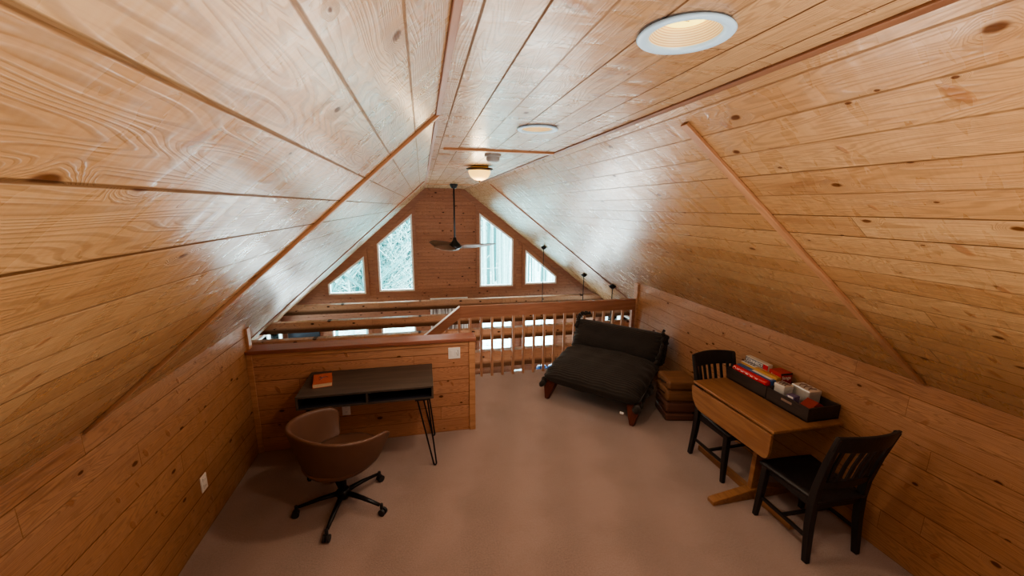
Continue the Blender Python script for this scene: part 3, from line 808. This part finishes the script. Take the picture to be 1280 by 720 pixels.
# boxes stand on edge in a row across the tray
RG = col('glossy_red', (.50, .018, .018), .25)
t = thing('game_tube', 'glossy red rounded game case along the left side of the far tray', 'game box', (2.699, 2.600, BZ), 0, 'board game boxes in the far tray')
bm = BX(-.030, .030, -.185, .185, 0, .128)
link('case', bm, RG, t, bevel=.022)
link('emblem', lathe([(.012, 0), (.016, 0), (.016, .0015), (.012, .0015)], 20), WH, t); t.children[-1].matrix_local = frame((-.0300, .15, .108), (0, 1, 0), (0, 0, 1))
for k in range(5): link('pale_mark', BX(-.031, -.0290, -.10 + k * .05, -.075 + k * .05, .106, .112), WH, t)
t = gbox('game_box', 'blue game box with white panel, beside the red case', (.040, .37, .128), (2.7495, 2.600, BZ), 0, col('game_blue', (.045, .10, .27)), col('game_blue_dark', (.03, .05, .13)))
link('white_panel', BX(-.014, .014, -.16, .03, .1275, .1295), WH, t)
t = gbox('game_box', 'yellow game box with pale lettered edge, behind the blue one', (.042, .37, .148), (2.7915, 2.60, BZ), 0, col('game_yellow', (.50, .28, .09)), col('game_ochre', (.40, .21, .07)))
link('white_end', BX(-.020, .020, .04, .186, .1465, .150), WH, t)
for y in (.07, .10, .13, .16): link('printed_mark', BX(-.008, .010, y - .009, y + .009, .1495, .1515), BK, t)
t = gbox('game_box', 'white-topped game box lettered CONNECT, tallest in the far tray', (.046, .238, .200), (2.837, 2.668, BZ), 0, col('game_cream', (.58, .52, .44)), col('game_grey', (.10, .10, .12)))
link('dark_band', BX(-.0245, -.0225, -.118, .118, .150, .192), col('band_grey', (.12, .13, .16)), t)
text('CONNECT', .036, WH, t, LEFT(-.0248, .022, .171))
link('red_corner', BX(-.0255, -.0225, -.119, -.072, .150, .192), RG, t)
t = gbox('game_box', 'red block-game box lettered Jenga, nearest end of the far tray', (.112, .115, .176), (2.875, 2.480, BZ), 0, col('block_red', (.42, .035, .03)), col('block_dark', (.05, .035, .04)))
text('Jenga', .042, WH, t, FRONT(0, -.0583, .138))
text('Jenga', .034, WH, t, LEFT(-.0568, 0, .140))
link('black_stripe', BX(-.0565, .0565, -.0585, -.056, .162, .176), BK, t)
# tins
TIN = plain('brushed_tin', (.74, .73, .68), .32, .55, var=.15, scale=12)
def tin(loc, rz, d, label):
    t = thing('metal_tin', label, 'tin', loc, rz, 'tins in the near tray')
    a, b, h = d
    link('body', BX(-a, a, -b, b, 0, h * .84), TIN, t, bevel=.008)
    link('lid', BX(-a - .002, a + .002, -b - .002, b + .002, h * .78, h), TIN, t, bevel=.006)
    bm = bmesh.new()
    for k in range(3): sweep(bm, [(-a * .6, -b * .6 + k * b * .5, h + .001), (0, -b * .4 + k * b * .5, h + .003), (a * .6, -b * .7 + k * b * .5, h + .001)], .004, 6)
    link('embossed_lid_pattern', bm, plain('tarnished_relief', (.25, .17, .15), .4, .5), t)
tin((2.735, 2.315, BZ), R(2), (.045, .045, .150), 'silver metal tin box standing in the tray, left one')
tin((2.860, 2.235, BZ), R(-2), (.055, .078, .150), 'pale metal tin box in the tray, right one nearer the wall')
t = thing('red_carton', 'dark red folded carton leaning in the near tray before the tins', 'carton', (2.785, 2.096, BZ), 0)
bm = prism([(-.09, .0), (.09, .0), (.085, .055), (-.02, .122), (-.085, .080)], -.045, .045)
link('body', bm, col('maroon_card', (.24, .035, .028)), t, bevel=.004)
link('flap', BX(-.075, .0, -.043, .043, .11, .113, mat=Matrix.Rotation(R(-28), 4, 'Y') @ Matrix.Translation((0, 0, -.008))), col('maroon_card_light', (.30, .05, .04)), t)
t = thing('playing_cards', 'small patterned card packet at the left edge of the near tray', 'card packet', (2.715, 2.210, BZ), R(6))
link('packet', BX(-.03, .03, -.030, .030, 0, .108), col('patterned_card', (.12, .10, .20)), t, bevel=.002)
link('packet_label', BX(-.031, -.0295, -.02, .02, .09, .104), WH, t)

# ------------------------------------------------------------------ corduroy lounge chair
FO = Vector((1.80, 3.82, 0)); u = Vector((.68, -.735, 0)).normalized(); w = Vector((.735, .68, 0)).normalized()
ang = math.atan2(u.y, u.x)
t = thing('lounge_chair', 'low lounge chair with dark ribbed corduroy cushions on a red-brown wooden frame', 'lounge chair', FO, ang)
# local: x = along the front edge (to the right), y = back, z up
def cushion(hx, prof, thick, ribs, amp, seed, ends=.06, rows=110, cols=36):
    """closed ribbed cushion. prof(s) -> (y,z) centreline across the cushion, s in 0..1; ribs run along x"""
    rnd = random.Random(seed); bm = bmesh.new(); g = []
    per = rows
    ph = [rnd.uniform(0, 6) for _ in range(8)]
    for i in range(cols + 1):
        fx = -1 + 2 * i / cols; rr = (1 - abs(fx) ** 6) ** .5 if abs(fx) < 1 else 0
        rr = max(rr, .10); row = []
        for j in range(per):
            a = 2 * PI * j / per
            # superellipse in (s, t)
            ca, sa = math.cos(a), math.sin(a)
            s_ = (abs(ca) ** .55) * (1 if ca > 0 else -1); t_ = (abs(sa) ** .8) * (1 if sa > 0 else -1)
            s2 = .5 + .5 * s_ * (.86 + .14 * rr)
            y, z = prof(s2); y1, z1 = prof(min(1, s2 + .01)); y0, z0 = prof(max(0, s2 - .01))
            d = Vector((y1 - y0, z1 - z0)).normalized(); n = Vector((-d.y, d.x))
            th = thick * rr * (1 + .10 * math.sin(2.3 * fx + ph[0]) + .05 * math.sin(5 * fx + ph[1] + s2 * 4))
            rib = amp * math.sin(s2 * ribs * 2 * PI + .9 * math.sin(fx * 2.2 + ph[2]) + .35 * math.sin(fx * 9 + ph[3])) * (.4 + .6 * rr)
            wr = .012 * math.sin(fx * 13 + s2 * 5 + ph[4]) * math.sin(s2 * 11 + ph[5]) * .6 + (.007 * math.sin(s2 * 46 + ph[6]) if abs(fx) > .82 else 0)
            off = t_ * th + (rib + wr) * (1 if t_ >= 0 else -1)
            x = fx * hx + (.009 * math.sin(s2 * 34 + ph[7]) if abs(fx) > .9 else 0) + s_ * 0
            row.append(bm.verts.new((x, y + n.x * off, z + n.y * off)))
        g.append(row)
    for i in range(cols):
        for j in range(per): bm.faces.new((g[i][j], g[i + 1][j], g[i + 1][(j + 1) % per], g[i][(j + 1) % per]))
    bm.faces.new(g[0][::-1]); bm.faces.new(g[-1]); return bm
def seatp(s):
    return (-.12 + .86 * s, .275 + .135 * math.sin(min(1, s * 1.15) * PI * .5) + .0 * s)
def backp(s):
    return (.72 + .19 * s + .03 * math.sin(PI * s), .40 + .37 * s)
link('seat_cushion', cushion(.575, seatp, .108, 30, .0040, 3, rows=420), M['cord'], t, smooth=True)
link('back_cushion', cushion(.600, backp, .175, 22, .0022, 5, rows=320), M['cord'], t, smooth=True)
# gathered ends of the cover: little ruffle tubes
def ruffle(pts, r, seed):
    rnd = random.Random(seed); bm = bmesh.new(); n = 26; P = []
    for i in range(n + 1):
        f = i / n * (len(pts) - 1); k = min(int(f), len(pts) - 2); a = Vector(pts[k]).lerp(Vector(pts[k + 1]), f - k)
        P.append(a + Vector((rnd.uniform(-.012, .012), rnd.uniform(-.01, .01), rnd.uniform(-.012, .012))))
    sweep(bm, P, [r * rnd.uniform(.6, 1.3) for _ in P], 10); return bm
link('gathered_edge', ruffle([(.55, .62, .46), (.565, .70, .60), (.56, .80, .73), (.54, .87, .82)], .024, 4), M['cord'], t, smooth=True)
link('gathered_edge', ruffle([(-.545, .74, .70), (-.555, .80, .77), (-.55, .86, .84), (-.44, .90, .865)], .026, 6), M['cord'], t, smooth=True)
link('gathered_edge', ruffle([(-.575, -.12, .19), (-.56, .05, .22), (-.56, .3, .26)], .040, 8), M['cord'], t, smooth=True)
link('gathered_edge', ruffle([(.55, -.13, .20), (.56, .05, .24), (.57, .35, .30)], .038, 9), M['cord'], t, smooth=True)
for s in (-1, 1):
    link('leg', TB([(s * .50, .02, .245), (s * .51, -.03, .12), (s * .515, -.075, .0)], [(.115, .075), (.080, .055), (.030, .030)], 4, (1, 0, 0)), M['redwood'], t, bevel=.005)
    link('leg', TB([(s * .45, .64, .31), (s * .47, .74, .15), (s * .48, .80, .0)], [(.026, .050), (.024, .036), (.016, .022)], 4, (1, 0, 0)), M['redwood'], t, bevel=.005)
    link('side_rail', TB([(s * .46, .03, .21), (s * .46, .70, .26)], (.02, .035), 4, (1, 0, 0)), M['redwood'], t)
    link('back_upright', TB([(s * .40, .74, .22), (s * .40, .99, .76)], (.018, .030), 4, (1, 0, 0)), M['redwood'], t)
link('front_rail', BX(-.48, .48, .02, .05, .20, .24), M['redwood'], t)
link('back_rail', BX(-.42, .42, .94, .965, .62, .68), M['redwood'], t)
link('care_tag', BX(.40, .44, -.145, -.142, .135, .16), M['white'], t)

# ------------------------------------------------------------------ stacked block stool
t = thing('wooden_stool', 'square stool of four stacked brown wooden blocks with rounded edges', 'stool', (2.690, 3.525, 0), R(-13))
def slab(z0, z1, hx, hy, mat, nm='block', r=.03):
    bm = BX(-hx, hx, -hy, hy, z0, z1)
    return link(nm, bm, mat, t, bevel=r)
zs = [(.0, .085), (.100, .212), (.228, .345), (.361, .452)]
for i, (a, b) in enumerate(zs):
    slab(a, b, .158 + (.006 if i in (1, 2) else 0), .165, M['stoolwood2'] if i < 2 else M['stoolwood'], r=.022)
for i in range(3):
    z = zs[i][1]; link('spacer', BX(-.115, .135, -.14, .14, z - .002, zs[i + 1][0] + .002), M['stoolwood2'] if i < 1 else M['stoolwood'], t)
# dark slots along the left faces, the carved loops
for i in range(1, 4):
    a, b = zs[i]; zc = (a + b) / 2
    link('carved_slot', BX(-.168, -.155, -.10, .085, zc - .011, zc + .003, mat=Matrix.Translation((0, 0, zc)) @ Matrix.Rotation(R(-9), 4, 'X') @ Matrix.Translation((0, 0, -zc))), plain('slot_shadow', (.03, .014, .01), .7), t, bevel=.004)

# ------------------------------------------------------------------ things in the great room below
def pix(): pass
# long dark bench table at the gable wall carrying odds and ends
GY = 9.35; GZ = -2.14
t = thing('long_table', 'long dark table in the great room below, seen past the balusters', 'table', (2.3, GY, FZ))
link('tabletop', BX(-1.2, 1.3, -.35, .35, GZ - FZ - .04, GZ - FZ), M['capwood'], t)
for sx in (-1.1, 1.2):
    for sy in (-.28, .28): link('leg', BX(sx - .03, sx + .03, sy - .03, sy + .03, 0, GZ - FZ - .04), M['capwood'], t)
def gz(): return GZ
t = thing('metal_chair', 'dark metal chair back with white top rail, farthest left past the balusters', 'chair', (1.50, 8.7, FZ))
bm = bmesh.new()
for x in (-.13, -.045, .045, .13): sweep(bm, [(x, 0, .45), (x, .02, 1.08)], .010, 6)
link('back_bars', bm, M['black_metal'], t)
link('top_bar', TB([(-.15, .02, 1.09), (.15, .02, 1.09)], .014, 8), M['white'], t)
link('seat', BX(-.2, .2, -.4, .0, .42, .46), M['black_metal'], t, bevel=.01)
for x in (-.17, .17):
    for y in (-.37, -.02): link('leg', TB([(x, y, 0), (x, y, .42)], .014, 8), M['black_metal'], t)
link('side_hoop', TB([(.17, -.02, .45), (.24, .0, .8), (.30, .0, 1.0), (.36, -.02, .95), (.42, -.03, .7)], .012, 8), M['black_metal'], t)
BL = col('storage_blue', (.09, .32, .62)); PB = col('pale_blue', (.40, .62, .72)); NV = col('cushion_blue', (.03, .10, .28)); PK = col('pink_white', (.62, .42, .45))
t = thing('folded_cloth', 'pale blue folded cloth lying flat on the long table', 'cloth', (2.02, 9.2, GZ), 0)
link('fold', BX(-.17, .17, -.12, .12, 0, .05), PB, t, bevel=.02)
t = thing('storage_box', 'bright blue box with white lid on the long table', 'box', (2.34, 9.3, GZ), R(4))
link('body', BX(-.13, .13, -.10, .10, 0, .17), BL, t, bevel=.01); link('lid', BX(-.135, .135, -.105, .105, .17, .20), PB, t, bevel=.008)
t = thing('magazine_pile', 'small pile of white and pink magazines on the long table', 'magazines', (2.66, 9.3, GZ), 0)
for k in range(4): link('magazine', BX(-.16 + .01 * k, .16 + .008 * k, -.11, .11, k * .035, k * .035 + .03), (WH, PK, WH, PK)[k], t, bevel=.004)
for k, (x, lab) in enumerate([(2.99, 'dark blue cushion left of its twin at the right of the long table'), (3.30, 'dark blue cushion, right one of the pair on the long table')]):
    t = thing('cushion', lab, 'cushion', (x, 9.4, GZ + .0), R(10 * k), 'blue cushions')
    bm = bmesh.new(); bmesh.ops.create_icosphere(bm, subdivisions=3, radius=1)
    for v in bm.verts:
        p = v.co.normalized(); v.co = Vector(((abs(p.x) ** .6) * math.copysign(.15, p.x), (abs(p.y) ** .7) * math.copysign(.09, p.y), .13 + (abs(p.z) ** .6) * math.copysign(.13, p.z)))
    link('cover', bm, NV, t, smooth=True)
# birch picture on the gable wall
t = thing('birch_picture', 'white picture of birch trunks hanging on the gable wall between the windows', 'picture', (.63, YG - .03, -.62))
link('frame', BX(-.50, .50, -.012, .025, -.47, .46), M['white'], t)
bp_ = N('birch_print'); s = bp_.xyz(bp_.obco())
ff = bp_.noise(bp_.comb(bp_.math('MULTIPLY', s[0], 22.), bp_.math('MULTIPLY', s[2], 1.3), 0.), 1., 3, .6)
f3 = bp_.noise(bp_.comb(bp_.math('MULTIPLY', s[0], 30.), bp_.math('MULTIPLY', s[2], 60.), 0.), 1., 2)
cc = bp_.mix(bp_.smooth(ff, .45, .58), (.62, .60, .60), (.15, .12, .12)); cc = bp_.mix(bp_.math('MULTIPLY', bp_.smooth(f3, .6, .7), .5), cc, (.1, .08, .08))
link('print', BX(-.47, .47, -.016, -.012, -.44, .43), bp_.set(Base_Color=cc, Roughness=.5), t)
# dark wall shelf with a white object at the left
t = thing('wall_cabinet', 'dark cabinet by the left corner of the gable wall', 'cabinet', (-2.98, 10.15, -1.78))
link('body', BX(-.42, .33, -.2, .24, 0, .62), M['desk'], t); link('top', BX(-.44, .35, -.22, .24, .62, .645), M['desk_in'], t)
link('back_board', BX(-.40, .33, .20, .24, .645, 1.0), M['desk_in'], t)
t = thing('white_dish', 'crumpled white cloth bundle on the dark cabinet', 'cloth', (-3.08, 10.08, -1.105))
bm = bmesh.new(); bmesh.ops.create_icosphere(bm, subdivisions=3, radius=1)
for v in bm.verts:
    n_ = 1 + .18 * math.sin(v.co.x * 7 + 1) * math.cos(v.co.y * 6)
    v.co = Vector((v.co.x * .24 * n_, v.co.y * .13 * n_, max(0, .03 + v.co.z * .07 * n_)))
link('bundle', bm, WH, t, smooth=True)

# ------------------------------------------------------------------ outdoors
m = N('pale_hillside'); co = m.obco()
a = m.noise(co, 1.2, 6, .75, 1.5); b = m.noise(co, 6., 5, .85, 2.)
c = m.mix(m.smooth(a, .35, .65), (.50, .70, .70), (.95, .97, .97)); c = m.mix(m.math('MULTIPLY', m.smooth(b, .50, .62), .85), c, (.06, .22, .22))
m.bump(b, .6, .1); HILL = m.set(Base_Color=c, Roughness=.9)
bm = bmesh.new(); nx, ny = 60, 40; g = []
for j in range(ny + 1):
    row = []
    for i in range(nx + 1):
        x = -70 + 140 * i / nx; y = YG + 1.2 + 75 * (j / ny) ** 1.3; d = y - YG
        z = FZ - .6 + .10 * d + (.14 * max(0, d - 12)) * (1.0 if x < 5 else .75) + .5 * math.sin(x * .21 + y * .13) + .25 * math.sin(x * .7 - y * .4)
        row.append(bm.verts.new((x, y, z)))
    g.append(row)
for j in range(ny):
    for i in range(nx): bm.faces.new((g[j][i], g[j][i + 1], g[j + 1][i + 1], g[j + 1][i]))
o = link('hillside', bm, HILL, smooth=True); struct(o, 'pale wooded slope outside the windows')
def ground(x, y):
    d = y - YG
    return FZ - .6 + .10 * d + (.14 * max(0, d - 12)) * (1.0 if x < 5 else .75) + .5 * math.sin(x * .21 + y * .13) + .25 * math.sin(x * .7 - y * .4)
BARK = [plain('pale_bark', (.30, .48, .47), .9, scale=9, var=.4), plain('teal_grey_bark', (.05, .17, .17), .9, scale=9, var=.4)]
def tree_mesh(h, nb, seed, r0=.13, bush=False):
    rnd = random.Random(seed); bm = bmesh.new()
    lean = rnd.uniform(-.03, .03)
    sweep(bm, [(0, 0, -.6), (lean * h * .5, 0, h * .5), (lean * h, .1, h)], [r0, r0 * .7, r0 * .2], 6)
    for k in range(nb):
        z = h * rnd.uniform(.10 if bush else .3, .97); a = rnd.uniform(0, 2 * PI); L = rnd.uniform(.7, 2.2) * (1.15 - z / h * .6)
        p0 = Vector((lean * z, 0, z)); d = Vector((math.cos(a), math.sin(a), rnd.uniform(.2, 1.)))
        p1 = p0 + d * L * .5; p2 = p0 + d * L + Vector((0, 0, rnd.uniform(-.1, .4)))
        sweep(bm, [p0, p1, p2], [.030, .020, .008], 4)
        for q in range(3):
            e = p1.lerp(p2, rnd.random()); dd = Vector((rnd.uniform(-1, 1), rnd.uniform(-1, 1), rnd.uniform(-.2, 1))) * L * .45
            sweep(bm, [e, e + dd], [.014, .006], 3)
    return bm
protos = [('birch_tree', tree_mesh(15, 30, 1, .075), 0), ('birch_tree', tree_mesh(13, 26, 2, .06), 1), ('birch_tree', tree_mesh(16, 24, 3, .09), 0), ('bare_shrub', tree_mesh(6, 60, 4, .05, True), 1), ('bare_shrub', tree_mesh(5, 55, 5, .05, True), 0)]
first = {}
rnd = random.Random(12)
def plant(pi, x, y, sc, group, label):
    nm, bm, mi = protos[pi]
    if pi not in first:
        o = link(nm, bm, BARK[mi]); first[pi] = o
    else:
        o = first[pi].copy(); C.objects.link(o)
    o.location = (x, y, ground(x, y) - .1); o.rotation_euler = (0, 0, rnd.uniform(0, 6)); o.scale = (sc, sc, sc * rnd.uniform(.9, 1.2))
    tag(o, label, 'tree' if nm == 'birch_tree' else 'shrub', group)
for i in range(230):
    y = 17 + 32 * rnd.random(); k = y / YG; x = k * rnd.uniform(1.2, 3.9)
    plant(rnd.choice((0, 1, 2)), x, y, rnd.uniform(.8, 1.2), 'bare trees of the wood beyond the right windows', 'slender pale tree trunk standing in the wood beyond the right gable windows')
for i in range(34):
    y = 22 + 26 * rnd.random(); k = y / YG; x = k * rnd.uniform(-2.7, 0.3)
    plant(rnd.choice((0, 1, 1)), x, y, rnd.uniform(.8, 1.1), 'bare trees beyond the left windows', 'thin bare tree among brush beyond the left gable windows')
for i in range(110):
    y = 15 + 30 * rnd.random(); k = y / YG; x = k * rnd.uniform(-2.7, 0.2)
    plant(rnd.choice((3, 4)), x, y, rnd.uniform(.8, 1.4), 'bare shrubs beyond the left windows', 'bare twiggy shrub on the slope beyond the left gable windows')

# ------------------------------------------------------------------ world and lights
wd = bpy.data.worlds.new('World'); bpy.context.scene.world = wd; wd.use_nodes = True
bg = wd.node_tree.nodes['Background']; bg.inputs[0].default_value = (.74, .96, 1., 1); bg.inputs[1].default_value = 16.
def area(name, loc, target, size, power, color, portal=False, sy=None, spread=None):
    l = bpy.data.lights.new(name, 'AREA'); l.energy = power; l.color = color; l.size = size
    if sy: l.shape = 'RECTANGLE'; l.size_y = sy
    if spread: l.spread = spread
    o = bpy.data.objects.new(name, l); C.objects.link(o); o.location = loc
    o.rotation_euler = (Vector(target) - Vector(loc)).to_track_quat('-Z', 'Y').to_euler()
    if portal: l.cycles.is_portal = True
    return o
for i, pts in enumerate(UP):
    xs_ = [p[0] for p in pts]; zs_ = [p[1] for p in pts]; cx = (min(xs_) + max(xs_)) / 2; cz = (min(zs_) + max(zs_)) / 2
    area('window_portal', (cx, YG + .15, cz), (cx, 0, cz), max(xs_) - min(xs_), 1, (1, 1, 1), True, max(zs_) - min(zs_))
    area('window_portal', (cx, YG + .15, (LZ0 + LZ1) / 2), (cx, 0, (LZ0 + LZ1) / 2), max(xs_) - min(xs_), 1, (1, 1, 1), True, LZ1 - LZ0)
for x, s, (y0, y1, z0, z1) in ((SL - .1, 1, SWL[0]), (SR + .1, -1, SWR[0])):
    area('window_portal', (x, (y0 + y1) / 2, (z0 + z1) / 2), (x + s, (y0 + y1) / 2, (z0 + z1) / 2), y1 - y0, 1, (1, 1, 1), True, z1 - z0)
for a0, a1 in LOW:
    area('daylight_boost', ((a0 + a1) / 2, YG + .35, -1.25), ((a0 + a1) / 2, 5., 1.2), .9, 60, (.86, .97, 1.), False, 1.1)  # added area lights that boost the daylight through the lower windows
def point(loc, power, color, r=.1):
    l = bpy.data.lights.new('lamp', 'POINT'); l.energy = power; l.color = color; l.shadow_soft_size = r  # name shared by the bowl lamp and the added fills
    o = bpy.data.objects.new('lamp', l); C.objects.link(o); o.location = loc; return o
def spot(loc, power, color, ang=140):
    l = bpy.data.lights.new('downlight_or_fill', 'SPOT'); l.energy = power; l.color = color; l.spot_size = R(ang); l.spot_blend = .9; l.shadow_soft_size = .06
    o = bpy.data.objects.new('downlight_or_fill', l); C.objects.link(o); o.location = loc; return o
WARM = (1., .74, .46)
for cx, cy in CANS: spot((cx, cy, ZC - .018), 45, (1., .80, .60))
point((.632, 4.45, ZC - .22), 5, WARM, .08)
point((.632, 4.45, ZC - .012), .35, WARM, .02)
# unseen fill spots, added to brighten the ceilings and the gable
def upspot(loc, target, power, color, ang=150, blend=1., r=.3):
    o = spot(loc, power, color, ang); o.data.spot_blend = blend; o.data.shadow_soft_size = r; o.name = 'fill_uplight'
    o.rotation_euler = (Vector(target) - Vector(loc)).to_track_quat('-Z', 'Y').to_euler(); return o
upspot((.70, -.4, .9), (.70, .3, 2.7), 85, (1., .86, .70), 165)
upspot((.70, 1.9, .8), (.70, 1.9, 2.7), 40, (1., .88, .74), 160)
upspot((.70, 6.6, .3), (.70, 7.2, 2.7), 60, (.95, .97, 1.), 160)  # added fill for the great room ceiling
point((.75, .3, 1.9), 20, (1., .87, .74), .3)  # added fill without a fixture, like the points that follow
point((1.4, 4.1, 1.55), 13, (1., .90, .80), .3)  # added fill for the dim lower right slope
point((.1, 5.6, 1.2), 12, (1., .94, .88), .3)
point((.6, 2.9, 1.7), 16, (1., .86, .72), .3)
point((.9, 5.6, -1.4), 60, (1., .86, .70), .4)  # added fill for the great room below
upspot((.9, 5.3, 1.6), (.9, 10.4, .4), 90, (1., .84, .68), 120)  # added spot that brightens the gable wall

# ------------------------------------------------------------------ camera
f, yaw, pit, rol, h = 488.774, .22422, .20508, -.01202, 2.2624
cam = bpy.data.cameras.new('Camera'); co_ = bpy.data.objects.new('Camera', cam); C.objects.link(co_)
cam.sensor_width = 36; cam.lens = f / 1280 * 36; cam.clip_start = .02; cam.clip_end = 300
fw = Vector((math.sin(yaw) * math.cos(pit), math.cos(yaw) * math.cos(pit), -math.sin(pit)))
rt = Vector((math.cos(yaw), -math.sin(yaw), 0)); up = rt.cross(fw)
c_, s_ = math.cos(rol), math.sin(rol)
# image x = a c + b s ; image y(down) = -a s + b c  with a = right, b = -up
X = rt * c_ - up * s_; Y = rt * s_ + up * c_
co_.matrix_world = Matrix(((X.x, Y.x, -fw.x, 0), (X.y, Y.y, -fw.y, 0), (X.z, Y.z, -fw.z, h), (0, 0, 0, 1)))
bpy.context.scene.camera = co_
vs = bpy.context.scene.view_settings; vs.view_transform = 'AgX'; vs.look = 'AgX - Medium High Contrast'; vs.exposure = 0.32
bpy.context.scene.cycles.max_bounces = 10; bpy.context.scene.cycles.diffuse_bounces = 6
bpy.context.scene.cycles.transparent_max_bounces = 12
